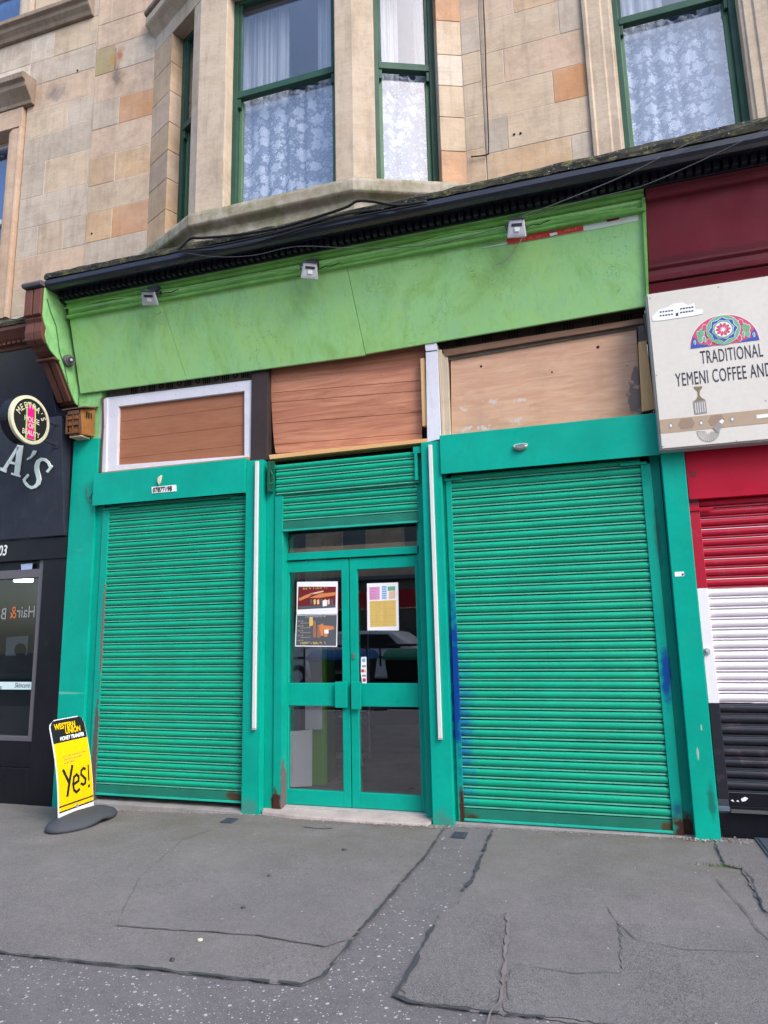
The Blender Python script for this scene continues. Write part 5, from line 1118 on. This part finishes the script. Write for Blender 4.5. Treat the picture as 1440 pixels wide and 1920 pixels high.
# cream sign
YS = -.18
cs = thing('cafe_sign', (2.0, YS, 2.9), 'large cream box sign with arched stained glass motif, cafe wording and a dagger belt', 'sign')
b = MB(); b.box(.600, 3.8, YS, -.06, 2.865, 4.135); b.build('panel', m_signc, cs, bevel=.003)
b = MB(); b.box(.598, 3.802, YS+.012, -.05, 2.855, 2.864); b.box(.590, .5985, YS+.01, -.05, 2.86, 4.13); b.build('edge_trim', m_signe, cs)
b = MB()
for px, py in ((1219, 559), (1347, 538), (1231, 704), (1243, 837), (1381, 827), (1436, 751)): b.disc(FY(YS).hit(px, py, .001), (0, 1, 0), .005, .002, 8)
b.build('screw', m_greyp, cs)
o0 = V((1.112, YS, 3.635)); RR = .243
def sp(mb, q, off, m=0): mb.slab([o0+V((x, -off, z)) for x, z in q], YN, .0008, m)
b = MB(); half = lambda r: [(r*cos(pi*i/30), r*sin(pi*i/30)) for i in range(31)]
sp(b, half(RR), .001, 5); sp(b, half(RR-.004), .002, 1)
for s_ in (1, -1):
    sp(b, [(s_*x, z) for x, z in ((.238, .0), (.215, .095), (.185, .06), (.19, .03), (.12, .012), (.09, 0))], .003, 0)
    for (cx_, cz_, w_, h_, m_) in ((.165, .065, .018, .035, 2), (.150, .115, .020, .035, 2), (.125, .155, .020, .028, 1), (.175, .11, .014, .025, 2), (.105, .035, .018, .03, 1), (.135, .06, .010, .028, 2), (.205, .045, .009, .02, 2)):
        sp(b, [(s_*(cx_+w_*cos(a)), cz_+h_*sin(a)) for a in [2*pi*i/12 for i in range(12)]], .004, 5); sp(b, [(s_*(cx_+(w_-.003)*cos(a)), cz_+(h_-.003)*sin(a)) for a in [2*pi*i/12 for i in range(12)]], .005, m_)
zc = .118
def ci(r, n=24, ph=0, st=None):
    return [((r if (st is None or i % 2 == 0) else st)*cos(ph+2*pi*i/n), zc+(r if (st is None or i % 2 == 0) else st)*sin(ph+2*pi*i/n)) for i in range(n)]
sp(b, ci(.120), .006, 5); sp(b, ci(.117), .007, 2); sp(b, ci(.105, 16, 0, .088), .008, 5); sp(b, ci(.101, 16, 0, .084), .009, 0); sp(b, ci(.080, 16, .2, .070), .010, 5); sp(b, ci(.077, 16, .2, .067), .011, 2); sp(b, ci(.060, 20), .012, 5)
for i in range(10):
    a = 2*pi*i/10; ca, sa = cos(a), sin(a); pet = [(.012, 0), (.030, .010), (.046, .010), (.055, 0), (.046, -.010), (.030, -.010)]
    sp(b, [(ca*x-sa*y, zc+sa*x+ca*y) for x, y in pet], .013, 1)
b.build('arch_motif', [m_blu, m_pink, m_grn, m_ochre, m_tan, m_wht], cs)
b = MB()
text_mb(b, 'TRADITIONAL', (.935, YS, 3.502), (1, 0, .0), ZU, YN, .150, .415, .0, off=.001, t=.001, bold=.0, space=1.08)
text_mb(b, 'YEMENI COFFEE AND', (.745, YS, 3.345), (1, 0, .0), ZU, YN, .152, .425, .0, off=.001, t=.001, bold=.0, space=1.08)
b.build('lettering', m_ink, cs)
b = MB(); b.box(.602, 3.79, YS-.002, YS-.0005, 2.985, 3.093); b.build('belt', m_tan, cs)
PS = FY(YS); b = MB()
for cx_, w_ in ((1287, 16), (1343, 16)):
    yy = 794 if cx_ == 1287 else 788; px_poly(b, PS, [(cx_-w_, yy+2), (cx_-w_*.6, yy-9), (cx_+w_*.6, yy-11), (cx_+w_, yy-1), (cx_+w_*.7, yy+9), (cx_-w_*.6, yy+11)], .003, .0006, 0)
for cx_, yy in ((1258, 798), (1315, 793), (1373, 786)):
    px_poly(b, PS, [(cx_-6, yy), (cx_, yy-7), (cx_+6, yy-1), (cx_, yy+7)], .003, .0006, 1); px_poly(b, PS, [(cx_-2.5, yy), (cx_, yy-3), (cx_+2.5, yy), (cx_, yy+3)], .004, .0006, 2)
px_poly(b, PS, [(1418, 778), (1475, 772), (1475, 778), (1419, 785)], .004, .0006, 2)
b.build('belt_studs', [m_tand, m_greyp, m_wht], cs)
b = MB(); px_poly(b, PS, [(1301, 725), (1317, 724), (1316, 728), (1312, 733), (1312, 741), (1316, 746), (1323, 750), (1299, 754), (1306, 748), (1309, 742), (1308, 733), (1303, 729)], .003, .0006, 0)
px_poly(b, PS, [(1300, 754), (1323, 750), (1326, 774), (1303, 777)], .003, .0006, 1)
for i in range(5): px_poly(b, PS, [(1303+i*4.2, 756-i*.6), (1304+i*4.2, 756-i*.6), (1306+i*4.2, 774-i*.5), (1305+i*4.2, 774-i*.5)], .004, .0006, 2)
px_poly(b, PS, [(1337, 802), (1350, 787), (1358, 789), (1352, 803), (1346, 812)], .005, .0006, 1); px_poly(b, PS, [(1348, 790), (1354, 786), (1358, 789), (1354, 795)], .006, .0006, 2)
for i in range(15):
    a = radians(8+i*12); r0, r1 = 5, 20; c_ = (1328, 808); q = lambda r, a: (c_[0]+r*cos(a), c_[1]+r*sin(a))
    px_poly(b, PS, [q(r0, a), q(r1, a), q(r1, a+.05), q(r0, a+.05)], .003, .0006, 1)
stroke(b, PS, [(1328+21*cos(radians(180*i/12)), 808+20*sin(radians(180*i/12))) for i in range(13)], .8, .003, .0006, 1)
b.build('dagger', [m_olivep, m_greyp, m_wht], cs)
b = MB(); px_poly(b, PS, [(1222, 594), (1236, 580), (1252, 576), (1262, 569), (1280, 567), (1290, 572), (1302, 568), (1304, 580), (1318, 580), (1318, 588), (1300, 592), (1240, 601), (1224, 602)], .003, .0008, 0)
for r_ in range(2):
    for i in range(5): px_poly(b, PS, [(1237+i*5.3, 584+r_*7-i*.7), (1240.5+i*5.3, 583.5+r_*7-i*.7), (1240.5+i*5.3, 586+r_*7-i*.7), (1237+i*5.3, 586.5+r_*7-i*.7)], .004, .0008, 1); px_poly(b, PS, [(1275+i*5.3, 578+r_*7-i*.8), (1279+i*5.3, 577.5+r_*7-i*.8), (1279+i*5.3, 580+r_*7-i*.8), (1275+i*5.3, 580.5+r_*7-i*.8)], .004, .0008, 1)
px_poly(b, PS, [(1267, 587), (1271.5, 586), (1272, 592), (1267.5, 592.5)], .004, .0008, 1)
b.build('palace_print', [m_wht, m_ink], cs)
# ================================================================== PAVEMENT SIGN
ms = thing('pavement_sign', (-4.38, -.45, gz(-4.38)), 'yellow and black money transfer sign on a grey rubber base by the left shutter', 'sign')
zg = gz(-4.3)+.008; cxs, cys = -4.32, -.46
b = MB(); k = 36; rings = []
def oval_(rx, ry, z, wav=0):
    out = []
    for i in range(k):
        a = 2*pi*i/k; x = rx*cos(a); y = ry*sin(a); arch_ = wav*max(0, 1-(abs(y-.0)/.16))*(1 if abs(cos(a)) > .5 else .0)
        out.append((cxs+x, cys+y, zg+z+arch_))
    return out
b.loft([oval_(.21, .355, 0, .035), oval_(.215, .36, .022, .03), oval_(.20, .34, .045, .018), oval_(.13, .27, .075, .01), oval_(.04, .22, .088)]); b.build('base', m_rubber, ms, smooth=True)
# springy panel leaning back, gentle curve, facing right
def pxf(u, v):  # u along width (0 near street..1 near wall), v height 0..1
    x = -4.395-.13*v+.03*sin(v*pi); return V((x-.01*u, -.675+.02*(1-v)+(.43-.01*v)*u-.02*v, zg+.075+.79*v))
n_s = V((1, .03, .17)).normalized()
def outline(e=0, r=.12, n=7):
    hw = .43; rz = .09; ru = .2; pts = [(0+e, 0+e)]
    pts = [(e, e), (1-e, e)]
    for i in range(n): a = i/(n-1)*pi/2; pts.append((1-e-ru+ru*cos(a), 1-e-rz+rz*sin(a)))
    for i in range(n): a = pi/2+i/(n-1)*pi/2; pts.append((e+ru+ru*cos(a), 1-e-rz+rz*sin(a)))
    return pts
def panel(mb, v0, v1, off, th, m, e=0, ns=10, half=None):
    "band of the panel between heights v0..v1, following its curve and round shoulders"
    def hw(v):
        rz, ru = .09, .2
        if v > 1-rz: s_ = (v-(1-rz))/rz; return ru*(1-sqrt(max(0, 1-s_*s_)))
        return 0
    for i in range(ns):
        a, c_ = v0+(v1-v0)*i/ns, v0+(v1-v0)*(i+1)/ns; ha, hc = hw(a)+e, hw(c_)+e
        P = [pxf(ha, a), pxf(1-ha, a), pxf(1-hc, c_), pxf(hc, c_)]; mb.slab([p+n_s*off for p in P], n_s, th, m)
b = MB(); panel(b, 0, .999, 0, .010, 0, ns=24); b.build('panel', m_paper, ms)
b = MB(); panel(b, .045, .755, .0015, .001, 0, .012); b.build('yellow_field', m_yel, ms)
b = MB(); panel(b, .755, .990, .0015, .001, 0, .012, ns=16); b.build('black_header', m_blk, ms)
b = MB(); panel(b, .100, .115, .003, .001, 0, .012, 1); panel(b, .046, .060, .003, .001, 0, .012, 1); b.build('stripes', m_blk, ms)
def stx(mb, s_, u, v, size, sx=.8, bold=0, sh_=0): 
    o = pxf(u, v); U = (pxf(1, v)-pxf(0, v)).normalized(); W = (pxf(u, v+.05)-pxf(u, v)).normalized(); text_mb(mb, s_, o, U, W, n_s, size, sx, sh_, off=.0035, t=.001, bold=bold)
b = MB(); stx(b, 'WESTERN', .10, .895, .068, .84, .0022, .1); stx(b, 'UNION', .38, .834, .068, .84, .0022, .1); b.build('brand_lettering', m_yel, ms)
b = MB(); stx(b, 'MONEY TRANSFER', .20, .775, .045, .78, .0015, .15); b.build('small_lettering', m_wht, ms)
b = MB(); U = (pxf(1, .5)-pxf(0, .5)).normalized(); W = (pxf(0, .55)-pxf(0, .5)).normalized()
for i, v in enumerate((.60, .565, .53)): scribble(b, pxf(.22, v)+n_s*.004, U, W, n_s, (.27, .22, .13)[i], .014, 0)
b.build('small_print', m_tand, ms, fix=False)
b = MB(); 
def ss(pts, wd_):
    for (u0, v0), (u1, v1) in zip(pts, pts[1:]):
        p0, p1 = pxf(u0, v0)+n_s*.004, pxf(u1, v1)+n_s*.004; d = (p1-p0).normalized(); s_ = n_s.cross(d)*wd_/2; d = d*wd_*.3
        b.slab([p0-s_-d, p1-s_+d, p1+s_+d, p0+s_-d], n_s, .001)
ss([(.17, .47), (.30, .33), ], .026); ss([(.43, .49), (.33, .36), (.24, .20)], .026)
ss([(.42, .295), (.57, .315), (.585, .36), (.53, .39), (.45, .37), (.41, .30), (.43, .235), (.50, .205), (.58, .225)], .022)
ss([(.79, .42), (.74, .435), (.67, .41), (.66, .375), (.72, .345), (.78, .315), (.76, .27), (.70, .26), (.64, .28)], .021)
ss([(.89, .45), (.875, .29)], .014); ss([(.872, .235), (.868, .22)], .022)
b.build('yes_lettering', m_blk, ms)
b = MB(); b.box(0, .03, 0, .0, 0, 0) if False else b.disc(pxf(.5, .065)+n_s*.004, n_s, .016, .003, 12); b.build('clip', m_greyp, ms)
# ================================================================== ACROSS THE STREET (seen in the glass)
YO = -19.5
op = thing('opposite_building', (-6, YO, 0), 'sandstone tenement with red shop fascia across the street, mirrored in the glass', 'building')
wl = MB(); X0, X1 = -24, 14
zrows = [3.9, 4.7, 6.6, 7.9, 9.8, 11.1]
m_opp = stone('opposite sandstone', (.62, .46, .31), False, .3, pat=(.66, .52, .38))
wins = [(-22+i*2.6) for i in range(13)]
for (z0, z1, isw) in ((3.6, 4.6, 0), (4.6, 6.6, 1), (6.6, 7.9, 0), (7.9, 9.8, 1), (9.8, 10.8, 0)):
    if not isw: wl.box(X0, X1, YO-.4, YO, z0, z1)
    else:
        xs = [X0]+sum([[x-.55, x+.55] for x in wins], [])+[X1]
        for a, c_ in zip(xs[0::2], xs[1::2]): wl.box(a, c_, YO-.4, YO-.002, z0, z1)
wl.box(X0, X1, YO-.0, YO+.10, 6.95, 7.1); wl.box(X0, X1, YO, YO+.35, 10.6, 10.9)
wl.build('wall', m_opp, op)
for x in wins:
    for z0, z1 in ((4.6, 6.6), (7.9, 9.8)):
        b = MB()
        for a in (x-.55, x+.49): b.box(a, a+.06, YO-.2, YO-.12, z0, z1)
        b.box(x-.49, x+.49, YO-.2, YO-.12, z0, z0+.07); b.box(x-.49, x+.49, YO-.2, YO-.12, (z0+z1)/2-.03, (z0+z1)/2+.03); b.box(x-.49, x+.49, YO-.2, YO-.12, z1-.06, z1)
        f = b.build('window', m_pvc, op); g = MB(); g.box(x-.49, x+.49, YO-.17, YO-.16, z0+.07, z1-.06); g.build('pane', flat('dark pane', (.06, .07, .09), .2, .6) if 'dark pane' not in bpy.data.materials else bpy.data.materials['dark pane'], f)
b = MB(); b.box(X0, X1, YO-.05, YO+.45, 3.45, 3.6); b.build('shop_cornice', m_graym, op)
b = MB(); b.box(-13, -2, YO-.05, YO+.2, 2.35, 3.05); b.build('red_fascia', paint('red opposite fascia', (.42, .012, .015), .5), op)
b = MB(); b.box(X0, -13, YO-.05, YO+.15, 2.35, 3.45); b.box(-2, X1, YO-.05, YO+.15, 2.35, 3.45); b.box(-13, -2, YO-.05, YO+.1, 3.05, 3.45); b.build('grey_fascia', m_frieze, op)
b = MB(); b.box(X0, X1, YO-.4, YO-.3, 0, 2.35); b.build('shop_windows', flat('dark shop glass', (.015, .016, .02), .2, .6), op)
b = MB()
for i in range(20): b.box(X0+i*2, X0+i*2+.25, YO-.3, YO+.05, -.1, 2.35)
b.build('shop_pillars', m_graym, op)
# van
vn = thing('white_van', (-6.4, -14.2, -.16), 'white van parked across the street, mirrored in the right door leaf', 'van')
b = MB(); pr = [(-9.6, .25), (-9.6, 1.05), (-9.55, 1.42), (-9.3, 1.58), (-6.1, 1.62), (-5.6, 1.55), (-5.0, 1.15), (-4.1, 1.0), (-3.95, .6), (-3.95, .25)]
b.loft([[(x, y, z-.1) for x, z in pr] for y in (-15.1, -13.25)]); b.build('body', flat('white van paint', (.62, .62, .64), .3, .5), vn, bevel=.06)
b = MB(); b.slab([(-6.9, -13.23, 1.0), (-5.35, -13.23, 1.0), (-5.75, -13.23, 1.40), (-6.9, -13.23, 1.42)], (0, 1, 0), .02); b.build('window', m_blk, vn)
for x in (-8.6, -5.0):
    b = MB(); b.disc((x, -13.3, .20), (0, 1, 0), .33, .1, 28); o = b.build('wheel', m_blk, vn); b = MB(); b.disc((x, -13.19, .20), (0, 1, 0), .18, .02, 20); b.build('rim', m_lamp, o)
b = MB(); b.box(-9.5, -4.1, -13.26, -13.22, .72, .78); b.build('side_strip', m_slate, vn)
b = MB(); scribble(b, (-7.35, -13.2, 1.12), (-1, 0, 0), ZU, (0, 1, 0), .9, .18, 0, 0, rnd=random.Random(3)); b.build('side_script', m_blk, vn, fix=False)
# bins at the kerb
def bin_(x, lid, lab):
    t = thing('wheelie_bin', (x, -9.0, -.16), lab, 'bin', 'large communal bins at the roadside'); y = -9.0
    b = MB(); b.hexa([(x-.55, y-.42, .0), (x+.55, y-.42, .0), (x+.55, y+.42, .0), (x-.55, y+.42, .0), (x-.66, y-.52, .88), (x+.66, y-.52, .88), (x+.66, y+.52, .88), (x-.66, y+.52, .88)]); b.build('tub', m_slate, t, bevel=.03)
    b = MB(); b.loft([[(x+sx_*.69, y-.55*cos(pi*i/10), .885+.22*sin(pi*i/10)) for i in range(11)] for sx_ in (-1, 1)]); b.build('lid', lid, t, bevel=.01)
    for sx_ in (-.5, .5):
        for sy2 in (-.35, .35): b = MB(); b.disc((x+sx_, y+sy2, -.07), (1, 0, 0), .085, .03, 16); b.build('wheel', m_blk, t)
    b = MB(); b.tube([(x-.75, y+.5, .75), (x-.75, y+.52, 1.14), (x-.6, y+.52, 1.20), (x+.6, y+.52, 1.20), (x+.75, y+.52, 1.14), (x+.75, y+.5, .75)], .025, 8); b.build('push_rail', m_blk, t)
bin_(-3.75, flat('green bin lid', (.01, .12, .07), .5), 'green lidded communal bin at the roadside, mirrored in the right door leaf')
bin_(-5.55, flat('blue bin lid', (.01, .07, .22), .5), 'blue lidded communal bin at the roadside, mirrored between the door leaves')
